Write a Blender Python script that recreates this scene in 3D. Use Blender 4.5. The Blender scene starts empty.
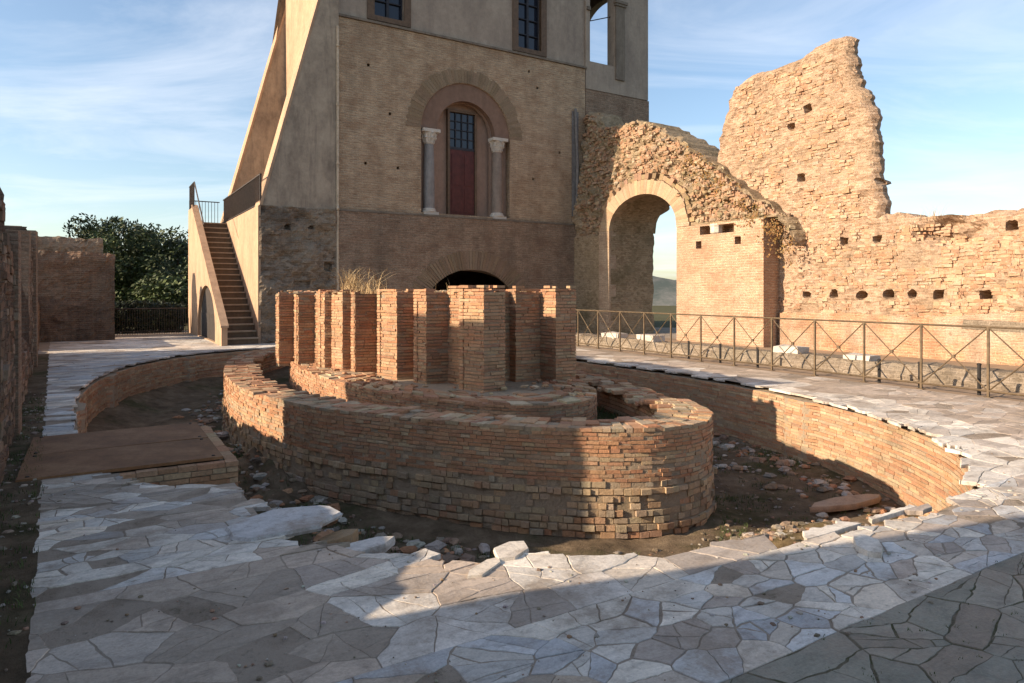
import bpy, bmesh, math, random
import numpy as np
from mathutils import Vector, noise
from mathutils.geometry import tessellate_polygon
from math import sin, cos, pi, radians, sqrt, atan2, floor

sc = bpy.context.scene
col = sc.collection
R = random.Random(7)

# ------------------------------------------------------------------ camera
cd = bpy.data.cameras.new('camera')
cam = bpy.data.objects.new('camera', cd); col.objects.link(cam)
cam.location = (0, 0, 1.65); cam.rotation_euler = (pi/2, 0, 0)
cd.sensor_width = 36; cd.lens = 24.0; cd.shift_y = -49.5/1024
cd.clip_start = 0.05; cd.clip_end = 9000
sc.camera = cam
# ------------------------------------------------------------------ sky, sun, exposure
PHI, ELEV = radians(20), radians(21.8)            # direction the light travels over the ground, its height
w = bpy.data.worlds.new('World'); sc.world = w; w.use_nodes = True
nt = w.node_tree; N = nt.nodes; L = nt.links; N.clear()
sky = N.new('ShaderNodeTexSky'); sky.sky_type = 'NISHITA'; sky.sun_disc = False
sky.sun_elevation = ELEV; sky.sun_rotation = atan2(-cos(PHI), -sin(PHI)) % (2*pi)
sky.altitude = 50; sky.air_density = 1.0; sky.dust_density = 1.1; sky.ozone_density = 1.3
tc = N.new('ShaderNodeTexCoord'); sp = N.new('ShaderNodeSeparateXYZ'); L.new(tc.outputs['Generated'], sp.inputs[0])
def wm(op, a, b=None):
    m = N.new('ShaderNodeMath'); m.operation = op
    for i, s in enumerate((a, b)):
        if s is None: continue
        if isinstance(s, (int, float)): m.inputs[i].default_value = s
        else: L.new(s, m.inputs[i])
    return m.outputs[0]
zz = wm('ADD', wm('MAXIMUM', sp.outputs[2], 0.0), 0.12)
cx_ = wm('DIVIDE', sp.outputs[0], zz); cy_ = wm('DIVIDE', sp.outputs[1], zz)
cmb = N.new('ShaderNodeCombineXYZ'); L.new(cx_, cmb.inputs[0]); L.new(cy_, cmb.inputs[1])
mp = N.new('ShaderNodeMapping'); mp.inputs['Rotation'].default_value = (0, 0, radians(-14)); mp.inputs['Scale'].default_value = (0.55, 0.95, 1); mp.inputs['Location'].default_value = (3.1, 1.7, 0)
L.new(cmb.outputs[0], mp.inputs[0])
cn = N.new('ShaderNodeTexNoise'); cn.inputs['Scale'].default_value = 1.15; cn.inputs['Detail'].default_value = 7; cn.inputs['Roughness'].default_value = 0.62; cn.inputs['Distortion'].default_value = 0.9
L.new(mp.outputs[0], cn.inputs['Vector'])
cr = N.new('ShaderNodeValToRGB'); cr.color_ramp.elements[0].position = 0.45; cr.color_ramp.elements[0].color = (0, 0, 0, 1); cr.color_ramp.elements[1].position = 0.80; cr.color_ramp.elements[1].color = (.6, .6, .6, 1)
L.new(cn.outputs['Fac'], cr.inputs[0])
mx = N.new('ShaderNodeMix'); mx.data_type = 'RGBA'; L.new(cr.outputs[0], mx.inputs['Factor']); L.new(sky.outputs[0], mx.inputs['A']); mx.inputs['B'].default_value = (5.4, 5.6, 6.0, 1)
bg = N.new('ShaderNodeBackground'); bg.inputs['Strength'].default_value = 0.118; L.new(mx.outputs['Result'], bg.inputs[0])
wo = N.new('ShaderNodeOutputWorld'); L.new(bg.outputs[0], wo.inputs[0])
sd = bpy.data.lights.new('sun', 'SUN'); sd.energy = 5.0; sd.angle = radians(0.55); sd.color = (1.0, 0.81, 0.60)
so = bpy.data.objects.new('sun', sd); col.objects.link(so)
so.rotation_euler = Vector((cos(PHI)*cos(ELEV), sin(PHI)*cos(ELEV), -sin(ELEV))).to_track_quat('-Z', 'Y').to_euler()
sc.view_settings.view_transform = 'Standard'; sc.view_settings.look = 'None'
sc.view_settings.exposure = 0.9; sc.view_settings.gamma = 1; sc.view_settings.use_curve_mapping = False
sc.render.engine = 'CYCLES'; sc.cycles.max_bounces = 6; sc.cycles.diffuse_bounces = 4; sc.cycles.use_denoising = True

# ------------------------------------------------------------------ frame of the court: u (right, away), v (away, left), z
ROT = radians(31.5); CU, SU = cos(ROT), sin(ROT)
def px(x, y, z=0.0):                             # ground point of the court seen at a pixel -> (u, v), used while measuring
    Y = 683*(1.65-z)/(y-292); X = (x-512)*Y/683
    return (CU*X+SU*Y, -SU*X+CU*Y)
TB = {}
def tag(o, label=None, cat=None, group=None, kind=None):
    if label: o['label'] = label
    if cat: o['category'] = cat
    if group: o['group'] = group
    if kind: o['kind'] = kind
    return o
def thing(name, label, cat, loc=(0, 0, 0), group=None):
    o = bpy.data.objects.new(name, None); col.objects.link(o)
    o.rotation_euler = (0, 0, ROT); o.location = (CU*loc[0]-SU*loc[1], SU*loc[0]+CU*loc[1], loc[2])
    o.empty_display_size = .2; TB[o.name] = loc
    return tag(o, label, cat, group)

class MB:
    def __init__(s): s.v = []; s.f = []; s.c = []; s.m = []
    def add(s, vs, fs, c=(1, 1, 1), mi=0):
        b = len(s.v); s.v.extend(vs)
        for f in fs: s.f.append([i+b for i in f]); s.c.append(c); s.m.append(mi)
    def hexa(s, p, c=(1, 1, 1), mi=0):            # p: 4 bottom, 4 top
        s.add(p, [(3, 2, 1, 0), (4, 5, 6, 7), (0, 1, 5, 4), (1, 2, 6, 5), (2, 3, 7, 6), (3, 0, 4, 7)], c, mi)
    def box(s, u0, u1, v0, v1, z0, z1, c=(1, 1, 1), mi=0, j=0.0):
        p = [(u0, v0, z0), (u1, v0, z0), (u1, v1, z0), (u0, v1, z0), (u0, v0, z1), (u1, v0, z1), (u1, v1, z1), (u0, v1, z1)]
        if j: p = [tuple(x+R.uniform(-j, j) for x in q) for q in p]
        s.hexa(p, c, mi)
    def tube(s, pts, r, n=8, c=(1, 1, 1), mi=0, r1=None, cap=True):
        rings = []; pts = [Vector(p) for p in pts]; k = len(pts)
        for i, p in enumerate(pts):
            t = (pts[min(i+1, k-1)]-pts[max(i-1, 0)]).normalized()
            a = t.orthogonal().normalized() if abs(t.z) > .9 else t.cross(Vector((0, 0, 1))).normalized()
            b = t.cross(a); rr = r if r1 is None else r+(r1-r)*i/(k-1)
            rings.append([tuple(p+a*rr*cos(2*pi*q/n)+b*rr*sin(2*pi*q/n)) for q in range(n)])
        vs = [x for g in rings for x in g]; fs = []
        for i in range(k-1):
            for q in range(n): fs.append((i*n+q, i*n+(q+1) % n, (i+1)*n+(q+1) % n, (i+1)*n+q))
        if cap: fs += [tuple(range(n))[::-1], tuple((k-1)*n+q for q in range(n))]
        s.add(vs, fs, c, mi)
    def bar(s, a, b, wd, c=(1, 1, 1), mi=0): s.tube([a, b], wd*.707, 4, c, mi)
    def lathe(s, cu, cv, prof, n=20, c=(1, 1, 1), mi=0):
        vs = [(cu+r*cos(2*pi*q/n), cv+r*sin(2*pi*q/n), z) for r, z in prof for q in range(n)]; fs = []
        for i in range(len(prof)-1):
            for q in range(n): fs.append((i*n+q, i*n+(q+1) % n, (i+1)*n+(q+1) % n, (i+1)*n+q))
        fs += [tuple(range(n))[::-1], tuple((len(prof)-1)*n+q for q in range(n))]
        s.add(vs, fs, c, mi)
    def plate(s, outer, holes, put, d0, d1, c=(1, 1, 1), mi=0):
        """flat wall: 2D outline with holes, put(a,b,d)->(u,v,z), thickness d0..d1"""
        loops = [outer]+list(holes); flat = [p for l in loops for p in l]
        tris = tessellate_polygon([[Vector((p[0], p[1], 0)) for p in l] for l in loops])
        n = len(flat); vs = [put(p[0], p[1], d0) for p in flat]+[put(p[0], p[1], d1) for p in flat]
        fs = [tuple(t) for t in tris]+[tuple(i+n for i in t)[::-1] for t in tris]
        b = 0
        for l in loops:
            k = len(l)
            for i in range(k): fs.append((b+i, b+(i+1) % k, n+b+(i+1) % k, n+b+i))
            b += k
        s.add(vs, fs, c, mi)
    def build(s, name, mats, parent=None, smooth=False, kind=None, fix=True):
        if not isinstance(mats, (list, tuple)): mats = [mats]
        base = TB[parent.name] if parent else (0, 0, 0)
        va = np.array(s.v, dtype=np.float64)
        me = bpy.data.meshes.new(name)
        me.from_pydata([tuple(p) for p in (va-np.array(base))], [], s.f)
        for m in mats: me.materials.append(m)
        me.polygons.foreach_set('material_index', np.array(s.m, dtype=np.int32))
        if fix:
            bm = bmesh.new(); bm.from_mesh(me); bmesh.ops.recalc_face_normals(bm, faces=bm.faces); bm.to_mesh(me); bm.free()
        nl = len(me.loops); lv = np.empty(nl, dtype=np.int32); me.loops.foreach_get('vertex_index', lv)
        lt = np.empty(len(me.polygons), dtype=np.int32); me.polygons.foreach_get('loop_total', lt)
        ca = np.ones((nl, 4), dtype=np.float32); ca[:, :3] = np.repeat(np.array(s.c, dtype=np.float32), lt, axis=0)
        at = me.color_attributes.new('Col', 'FLOAT_COLOR', 'CORNER'); at.data.foreach_set('color', ca.ravel())
        nr = np.empty(len(me.polygons)*3, dtype=np.float32); me.polygons.foreach_get('normal', nr); nr = np.abs(np.repeat(nr.reshape(-1, 3), lt, axis=0))
        P = va[lv]; uv = np.empty((nl, 2))
        top = (nr[:, 2] >= .8); su = (~top) & (nr[:, 0] >= nr[:, 1]); sv = (~top) & ~su
        uv[top] = P[top][:, :2]; uv[su] = P[su][:, 1:]; uv[sv] = P[sv][:, ::2]
        ul = me.uv_layers.new(name='UVMap'); ul.data.foreach_set('uv', uv.astype(np.float32).ravel())
        if smooth: me.polygons.foreach_set('use_smooth', np.ones(len(me.polygons), dtype=bool))
        o = bpy.data.objects.new(name, me); col.objects.link(o)
        if parent: o.parent = parent
        else: o.rotation_euler = (0, 0, ROT)
        TB[o.name] = base
        if kind: o['kind'] = kind
        return o

def fbm(x, y, z=0.0, oct=4):
    return noise.fractal(Vector((x, y, z)), 0.9, 2.0, oct)
RP = [(1.96, 10.41), (2.38, 8.67), (2.98, 7.54), (3.52, 6.74), (3.95, 6.22), (4.43, 5.78), (4.85, 5.50), (5.32, 5.35), (5.80, 5.39), (6.30, 5.70), (6.70, 6.34), (7.18, 7.44), (7.56, 8.85), (7.88, 10.5), (8.0, 12), (7.9, 14), (7.4, 16), (6.4, 18), (5.0, 18.8), (3.6, 18), (2.6, 16), (2.1, 13.8), (1.92, 12.1)]
def ring_pts(k, n):
    m = len(RP); den = []
    for i in range(m):
        p0, p1, p2, p3 = (Vector(RP[(i+q) % m]) for q in (-1, 0, 1, 2))
        for q in range(24):
            t = q/24; den.append(.5*((2*p1)+(p2-p0)*t+(2*p0-5*p1+4*p2-p3)*t*t+(3*p1-p0-3*p2+p3)*t*t*t))
    M_ = len(den); S = [0]
    for a, b in zip(den, den[1:]+den[:1]): S.append(S[-1]+(b-a).length)
    out = []; j = 0
    for i in range(n):
        s_ = S[-1]*i/n
        while S[j+1] < s_: j += 1
        p = den[j].lerp(den[(j+1) % M_], (s_-S[j])/(S[j+1]-S[j])); t = (den[(j+3) % M_]-den[(j-3) % M_]).normalized(); nn = Vector((t.y, -t.x)); p = p+nn*k; out.append((p.x, p.y))
    return out
def jit(c, a=.12):
    k = 1+R.uniform(-a, a); return tuple(max(0, x*k*(1+R.uniform(-a*.35, a*.35))) for x in c)

# ------------------------------------------------------------------ materials
class NT:
    def __init__(s, name, rough=.9, spec=.25):
        s.m = bpy.data.materials.new(name); s.m.use_nodes = True; s.t = s.m.node_tree; s.b = s.t.nodes['Principled BSDF']
        s.b.inputs['Roughness'].default_value = rough; s.b.inputs['Specular IOR Level'].default_value = spec
        s.tc = s.t.nodes.new('ShaderNodeTexCoord')
    def n(s, t, **k):
        o = s.t.nodes.new(t)
        for a, b in k.items(): setattr(o, a, b)
        return o
    def l(s, a, b): s.t.links.new(a, b)
    def noise(s, scale, detail=5, rough=.6, src='Object', sc=None, dist=0):
        o = s.n('ShaderNodeTexNoise'); o.inputs['Scale'].default_value = scale; o.inputs['Detail'].default_value = detail; o.inputs['Roughness'].default_value = rough; o.inputs['Distortion'].default_value = dist
        v = s.tc.outputs[src] if isinstance(src, str) else src
        if sc:
            m = s.n('ShaderNodeMapping'); m.inputs['Scale'].default_value = sc; s.l(v, m.inputs[0]); v = m.outputs[0]
        s.l(v, o.inputs['Vector']); return o.outputs['Fac']
    def ramp(s, f, stops):
        o = s.n('ShaderNodeValToRGB'); e = o.color_ramp.elements
        while len(e) < len(stops): e.new(.5)
        for q, (p, c) in zip(e, stops):
            q.position = p; q.color = (c, c, c, 1) if isinstance(c, (int, float)) else (*c, 1)
        s.l(f, o.inputs[0]); return o.outputs[0]
    def mix(s, f, a, b, mode='MIX'):
        o = s.n('ShaderNodeMix', data_type='RGBA', blend_type=mode)
        for k, x in (('Factor', f), ('A', a), ('B', b)):
            if isinstance(x, (int, float)) and k == 'Factor': o.inputs[k].default_value = x
            elif isinstance(x, tuple): o.inputs[k].default_value = (*x, 1)
            else: s.l(x, o.inputs[k])
        return o.outputs['Result']
    def bump(s, h, strength=.5, dist=.02, prev=None):
        o = s.n('ShaderNodeBump'); o.inputs['Strength'].default_value = strength; o.inputs['Distance'].default_value = dist; s.l(h, o.inputs['Height'])
        if prev is not None: s.l(prev, o.inputs['Normal'])
        return o.outputs[0]
    def out(s, c, nrm=None):
        if isinstance(c, tuple): s.b.inputs['Base Color'].default_value = (*c, 1)
        else: s.l(c, s.b.inputs['Base Color'])
        if nrm is not None: s.l(nrm, s.b.inputs['Normal'])
        return s.m
    def col(s):
        a = s.n('ShaderNodeAttribute'); a.attribute_name = 'Col'; return a.outputs['Color']
    def warp(s, amt, scale):
        o = s.n('ShaderNodeTexNoise'); o.inputs['Scale'].default_value = scale; o.inputs['Detail'].default_value = 3; s.l(s.tc.outputs['UV'], o.inputs['Vector'])
        a = s.n('ShaderNodeVectorMath', operation='SUBTRACT'); s.l(o.outputs['Color'], a.inputs[0]); a.inputs[1].default_value = (.5, .5, .5)
        b = s.n('ShaderNodeVectorMath', operation='SCALE'); s.l(a.outputs[0], b.inputs[0]); b.inputs['Scale'].default_value = amt
        c = s.n('ShaderNodeVectorMath', operation='ADD'); s.l(s.tc.outputs['UV'], c.inputs[0]); s.l(b.outputs[0], c.inputs[1]); return c.outputs[0]
    def brick(s, vec, c1, c2, mo, bw, rh, ms):
        o = s.n('ShaderNodeTexBrick'); s.l(vec, o.inputs['Vector']); o.offset = .5
        for k, c in (('Color1', c1), ('Color2', c2), ('Mortar', mo)): o.inputs[k].default_value = (*c, 1)
        for k, x in (('Scale', 1), ('Mortar Size', ms), ('Mortar Smooth', .3), ('Bias', 0), ('Brick Width', bw), ('Row Height', rh)): o.inputs[k].default_value = x
        return o
    @staticmethod
    def plain(name, c, rough=.7, metal=0, spec=.3, var=.25, scale=8):
        s = NT(name, rough, spec); s.b.inputs['Metallic'].default_value = metal
        f = s.noise(scale, 5); cc = s.mix(s.ramp(f, [(.3, 0.0), (.7, 1.0)]), tuple(x*(1-var) for x in c), tuple(min(1, x*(1+var)) for x in c))
        return s.out(cc, s.bump(s.noise(scale*6, 4), .25, .01))

def brick_mat(name, c1, c2, mo, bw=.3, rh=.07, ms=.012, stain=(.12, .09, .07), stain_amt=.5, warp=.03, bumps=.7, patch=None):
    s = NT(name, .92, .15); v = s.warp(warp, 3.0)
    b = s.brick(v, c1, c2, mo, bw, rh, ms)
    # a second, longer layer of random bricks breaks the two-tone repeat
    wn = s.noise(6, 5, .75, v, (.45, 3.6, 1)); c = s.mix(s.ramp(wn, [(.44, 0.0), (.62, .8)]), b.outputs['Color'], tuple(x*1.38 for x in c1))
    wd = s.noise(8, 5, .75, v, (.4, 3.4, 1)); c = s.mix(s.ramp(wd, [(.52, 0.0), (.66, .75)]), c, tuple(x*.52 for x in c2))
    if patch:
        pn = s.noise(.55, 5, .62); c = s.mix(s.ramp(pn, [(.48, 0.0), (.62, .7)]), c, patch)
    lg = s.noise(1.3, 6, .7, 'Object', (1, 1, 1.8)); c = s.mix(s.ramp(lg, [(.45, 0.0), (.63, .55)]), c, tuple(x*y for x, y in zip(c2, (.78, .66, .6)))); lg2 = s.noise(2.1, 6, .72, 'Object', (1.3, 1.3, 1)); c = s.mix(s.ramp(lg2, [(.53, 0.0), (.68, .45)]), c, tuple(x*1.3 for x in c1)); st = s.noise(.7, 7, .68, 'Object', (1.6, 1.6, .32)); c = s.mix(s.ramp(st, [(.46, 0.0), (.74, stain_amt)]), c, stain)
    fn = s.noise(30, 5, .75); c = s.mix(.7, c, s.ramp(fn, [(.28, .42), (.72, 1.55)]), 'MULTIPLY')
    inv = s.n('ShaderNodeMath', operation='SUBTRACT'); inv.inputs[0].default_value = 1; s.l(b.outputs['Fac'], inv.inputs[1])
    n1 = s.bump(inv.outputs[0], bumps, .02); n2 = s.bump(s.noise(22, 6, .7), .6, .03, n1); n3 = s.bump(wn, .5, .03, n2)
    return s.out(c, n3)

M = {}
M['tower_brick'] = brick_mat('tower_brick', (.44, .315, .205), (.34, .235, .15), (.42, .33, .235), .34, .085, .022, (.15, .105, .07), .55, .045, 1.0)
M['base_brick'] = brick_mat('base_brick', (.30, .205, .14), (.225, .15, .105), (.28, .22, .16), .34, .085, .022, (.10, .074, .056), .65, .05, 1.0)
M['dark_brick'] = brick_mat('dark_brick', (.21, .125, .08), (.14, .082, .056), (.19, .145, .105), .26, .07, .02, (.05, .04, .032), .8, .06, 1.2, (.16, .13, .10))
M['pier_brick'] = brick_mat('pier_brick', (.45, .285, .185), (.38, .235, .15), (.47, .36, .265), .30, .08, .022, (.27, .18, .115), .6, .05, 1.1, (.42, .31, .22))
M['jamb_brick'] = brick_mat('jamb_brick', (.40, .295, .205), (.36, .26, .18), (.42, .33, .24), .28, .07, .014, (.26, .19, .13), .35)
M['wall_brick'] = brick_mat('wall_brick', (.46, .26, .15), (.37, .20, .12), (.44, .32, .21), .26, .075, .02, (.21, .14, .085), .6, .07, 1.0, (.43, .35, .27))

def ruin_mat(name, c1, c2, c3, dark):
    s = NT(name, .95, .1); v = s.warp(.09, 2.5)
    b = s.brick(v, c1, c2, c3, .21, .075, .022)
    m = s.noise(6.5, 6, .68, v, (.55, 1.6, 1)); c = s.mix(s.ramp(m, [(.42, 0.0), (.66, .8)]), b.outputs['Color'], c3)
    vo = s.n('ShaderNodeTexVoronoi'); vo.inputs['Scale'].default_value = 9; mpp = s.n('ShaderNodeMapping'); mpp.inputs['Scale'].default_value = (.8, 1.5, 1); s.l(v, mpp.inputs[0]); s.l(mpp.outputs[0], vo.inputs['Vector'])
    sepc = s.n('ShaderNodeSeparateColor'); s.l(vo.outputs['Color'], sepc.inputs[0])
    c = s.mix(s.ramp(sepc.outputs[0], [(.35, 0.0), (.9, .6)]), c, tuple(x*.62 for x in c2))
    c = s.mix(s.ramp(sepc.outputs[1], [(.7, 0.0), (.95, .6)]), c, tuple(min(.7, x*1.25) for x in c3))
    st = s.noise(.6, 7, .7); c = s.mix(s.ramp(st, [(.47, 0.0), (.66, .7)]), c, dark); s3 = s.noise(.42, 6, .65, 'Object', (1, 1, 1.6)); c = s.mix(s.ramp(s3, [(.5, 0.0), (.6, .5)]), c, tuple(.5*x+.5*y for x, y in zip(c1, (.30, .26, .19))))
    fn = s.noise(28, 5, .75); c = s.mix(.6, c, s.ramp(fn, [(.25, .45), (.75, 1.4)]), 'MULTIPLY')
    inv = s.n('ShaderNodeMath', operation='SUBTRACT'); inv.inputs[0].default_value = 1; s.l(b.outputs['Fac'], inv.inputs[1])
    n1 = s.bump(inv.outputs[0], .7, .02); n1 = s.bump(vo.outputs['Distance'], .5, .03, n1); n2 = s.bump(s.noise(20, 7, .75), .9, .035, n1)
    return s.out(c, n2)
M['ruin'] = ruin_mat('ruin_masonry', (.43, .27, .175), (.37, .225, .14), (.45, .325, .23), (.27, .195, .125))
M['ruin_top'] = ruin_mat('ruin_rubble', (.36, .24, .14), (.30, .21, .13), (.38, .29, .19), (.13, .105, .055))
M['rubble_wall'] = ruin_mat('rubble_core', (.27, .20, .145), (.22, .16, .115), (.29, .225, .165), (.09, .07, .055))

M['bench'] = ruin_mat('bench_masonry', (.26, .205, .15), (.23, .18, .13), (.31, .25, .19), (.15, .12, .085))
def plaster(name, c, stain, amt=.6, sc=1.0):
    s = NT(name, .9, .15); st = s.noise(.9*sc, 7, .7, 'Object', (1, 1, .5)); cc = s.mix(s.ramp(st, [(.42, 0.0), (.68, amt)]), c, stain)
    s4 = s.noise(3.2*sc, 5, .7, 'Object', (1, 1, .12)); cc = s.mix(s.ramp(s4, [(.5, 0.0), (.7, amt*.7)]), cc, stain); s2 = s.noise(6, 6, .7); cc = s.mix(.45, cc, s.ramp(s2, [(.3, .65), (.7, 1.2)]), 'MULTIPLY')
    return s.out(cc, s.bump(s.noise(18, 6, .7), .5, .02))
M['plaster'] = plaster('grey_plaster', (.37, .30, .235), (.19, .15, .125), .6)
M['wing_plaster'] = plaster('stained_plaster', (.39, .315, .235), (.155, .12, .095), .75, 1.4)
M['stair_plaster'] = plaster('ochre_plaster', (.45, .305, .20), (.29, .19, .125), .65, 1.6)
M['pink_plaster'] = plaster('pink_plaster', (.225, .14, .10), (.15, .095, .07), .6, 2)
M['beige_plaster'] = plaster('beige_plaster', (.33, .22, .165), (.22, .15, .11), .5, 2)
M['stone_trim'] = plaster('stone_trim', (.22, .18, .14), (.10, .08, .065), .7, 2)
M['step'] = plaster('shaded_step_stone', (.15, .105, .068), (.09, .064, .045), .6, 3)  # riser colour darkened to carry their shade; treads stay pale
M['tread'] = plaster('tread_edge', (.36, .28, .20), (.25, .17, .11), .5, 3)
M['column'] = plaster('grey_column', (.27, .25, .235), (.17, .15, .14), .6, 3)
M['column_brown'] = plaster('brown_column', (.27, .215, .175), (.17, .13, .105), .6, 3)
M['white_marble'] = plaster('white_marble', (.55, .49, .42), (.38, .33, .27), .45, 3)
M['door_red'] = NT.plain('door_red', (.085, .022, .018), .55, var=.3, scale=5)
M['frame_brown'] = NT.plain('frame_brown', (.12, .075, .045), .6)
M['mullion'] = NT.plain('mullion_grey', (.028, .028, .035), .6)
g = NT('dark_glass', .08, .5); M['glass'] = g.out((.012, .017, .03))
M['iron'] = NT.plain('dark_iron', (.055, .042, .035), .65, .3)
M['rust'] = NT.plain('rusty_steel', (.13, .092, .055), .75, .15, var=.35, scale=12)
M['pipe'] = NT.plain('pale_pipe', (.48, .38, .27), .6)
M['dark_pipe'] = NT.plain('grey_lead', (.17, .155, .145), .7)
M['black'] = NT.plain('black_paint', (.02, .018, .017), .6)
M['wood_dark'] = NT.plain('weathered_wood', (.045, .036, .03), .8)
M['straw'] = NT.plain('dry_straw', (.42, .30, .16), .9)
M['grassblade'] = NT.plain('green_blade', (.07, .095, .03), .9, var=.4, scale=3)

s = NT('laid_brick', .93, .12); c = s.col()
c = s.mix(.75, c, s.ramp(s.noise(35, 5, .7), [(.25, .55), (.75, 1.3)]), 'MULTIPLY')
st = s.noise(1.3, 6, .7); c = s.mix(s.ramp(st, [(.5, 0.0), (.75, .55)]), c, (.085, .065, .045))
n1 = s.bump(s.noise(45, 5, .7), .8, .012); M['laid'] = s.out(c, n1)
s = NT('lime_mortar', .95, .1); c = s.mix(s.noise(5, 6, .7), (.31, .24, .17), (.43, .335, .235)); c = s.mix(s.ramp(s.noise(1.1, 6, .7), [(.52, 0.0), (.7, .6)]), c, (.11, .09, .055))
M['mortar'] = s.out(c, s.bump(s.noise(30, 6, .75), 1, .03))
s = NT('slab', .55, .35); c = s.col()
vn = s.noise(3.2, 7, .75, 'Object', (1, 2.4, 1), .8); c = s.mix(.9, c, s.ramp(vn, [(.28, .5), (.48, 1.0), (.7, 1.25)]), 'MULTIPLY'); hz = s.noise(5.5, 4, .6); c = s.mix(s.ramp(hz, [(.52, 0.0), (.7, .22)]), c, (.44, .35, .27))
dn = s.noise(1.5, 7, .72); c = s.mix(s.ramp(dn, [(.49, 0.0), (.62, .7)]), c, (.225, .175, .13))
dn2 = s.noise(11, 6, .75); c = s.mix(s.ramp(dn2, [(.54, 0.0), (.7, .55)]), c, (.19, .155, .125)); sk = s.noise(55, 4, .8); c = s.mix(.45, c, s.ramp(sk, [(.3, .75), (.6, 1.4)]), 'MULTIPLY')
rr = s.ramp(dn2, [(.3, .42), (.7, .85)]); s.l(rr, s.b.inputs['Roughness'])
M['slab'] = s.out(c, s.bump(s.noise(24, 6, .7), .45, .012, s.bump(vn, .35, .02)))
s = NT('earth', .97, .08); e1 = s.noise(2.2, 8, .75); c = s.ramp(e1, [(.3, (.075, .056, .037)), (.5, (.165, .12, .078)), (.7, (.28, .21, .14))])
gn = s.noise(.8, 6, .7); c = s.mix(s.ramp(gn, [(.5, 0.0), (.62, .7)]), c, (.05, .058, .022))
M['earth'] = s.out(c, s.bump(s.noise(14, 8, .78), 1, .05))
s = NT('ochre_earth', .97, .08); c = s.ramp(s.noise(4, 8, .75), [(.32, (.09, .065, .035)), (.5, (.22, .155, .08)), (.7, (.33, .25, .15))]); c = s.mix(s.ramp(s.noise(1.3, 6, .7), [(.52, 0.0), (.66, .6)]), c, (.07, .07, .025)); M['mound'] = s.out(c, s.bump(s.noise(16, 8, .78), 1, .05))
s = NT('bedding', .95, .1); c = s.mix(s.noise(3, 8, .75), (.27, .215, .165), (.42, .35, .28)); dn = s.noise(1.5, 7, .72); c = s.mix(s.ramp(dn, [(.47, 0.0), (.6, .8)]), c, (.225, .175, .13)); c = s.mix(s.ramp(s.noise(9, 6, .75), [(.55, 0.0), (.68, .65)]), c, (.10, .085, .055))
M['bedding'] = s.out(c, s.bump(s.noise(25, 7, .75), .9, .02))
M['pale_ground'] = NT.plain('pale_gravel', (.42, .37, .31), .95, scale=.5)
M['dust'] = NT.plain('dusty_earth', (.27, .19, .125), .95, scale=2)
s = NT('moss_ground', .97, .08); c = s.mix(s.ramp(s.noise(7, 7, .75), [(.4, 0.0), (.6, 1.0)]), (.19, .155, .115), (.085, .085, .045)); M['moss'] = s.out(c, s.bump(s.noise(30, 7, .75), 1, .02))
s = NT('stone', .9, .15); c = s.mix(.8, s.col(), s.ramp(s.noise(14, 6, .75), [(.25, .5), (.75, 1.3)]), 'MULTIPLY'); M['stone'] = s.out(c, s.bump(s.noise(20, 6, .75), .9, .03))
s = NT('rusty_cover', .75, .25); c = s.ramp(s.noise(1.8, 7, .7), [(.3, (.12, .058, .026)), (.5, (.22, .108, .048)), (.72, (.33, .19, .10))]); c = s.mix(.5, c, s.ramp(s.noise(40, 5, .7), [(.3, .6), (.7, 1.25)]), 'MULTIPLY')
M['cover'] = s.out(c, s.bump(s.noise(60, 4), .4, .006))
def leafmat(name, c, c2):
    s = NT(name, .6, .25); o = s.mix(s.noise(.9, 5, .6), c, c2); o = s.mix(.9, o, s.col(), 'MULTIPLY'); s.b.inputs['Transmission Weight'].default_value = 0
    return s.out(o)
M['leaf'] = leafmat('evergreen_leaf', (.03, .045, .016), (.072, .085, .03))
M['hedge'] = leafmat('hedge_leaf', (.012, .018, .008), (.025, .033, .013))
M['dry_leaf'] = leafmat('dry_leaf', (.15, .10, .045), (.24, .165, .08))
M['bark'] = NT.plain('bark', (.09, .065, .045), .95)
s = NT('grass_land', .95, .1); c = s.mix(s.noise(.25, 8, .7), (.045, .055, .022), (.13, .105, .055)); M['land'] = s.out(c, s.bump(s.noise(6, 6), .8, .08))
s = NT('wooded_hill', .95, .1); c = s.mix(s.ramp(s.noise(.02, 8, .75), [(.4, 0.0), (.6, 1.0)]), (.08, .095, .085), (.17, .165, .15)); M['hill'] = s.out(c)  # greyed hill tones stand in for absent distance haze

# ------------------------------------------------------------------ shapes shared by the fountain court
C0 = (5.0, 12.0); RING = (3.0, 6.8); PIT = (5.2, 9.2)
def pw(x, y, kind):
    if kind == 'pit': return (2.7 if x < 0 else 2.45) if y < 0 else 2.2
    return 2.08
def ell(ab, th, c=C0, k=0.0):
    a, b = ab; x, y = cos(th), sin(th); p = pw(x, y, 'pit' if ab[0] > 4.5 else 'ring')
    q = (abs(x)**p+abs(y)**p)**(-1/p); x, y = a*x*q, b*y*q
    if k:
        n = Vector((cos(th)/a, sin(th)/b)).normalized(); x += n.x*k; y += n.y*k
    return (c[0]+x, c[1]+y)
def enorm(u, v, ab=PIT):
    x, y = (u-C0[0])/ab[0], (v-C0[1])/ab[1]; p = pw(x, y, 'pit' if ab[0] > 4.5 else 'ring'); return (abs(x)**p+abs(y)**p)**(1/p)
def resample(pts, closed, step=.03):
    P = [Vector(p) for p in pts]+([Vector(pts[0])] if closed else [])
    S = [0]
    for a, b in zip(P, P[1:]): S.append(S[-1]+(b-a).length)
    return P, S
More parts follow.
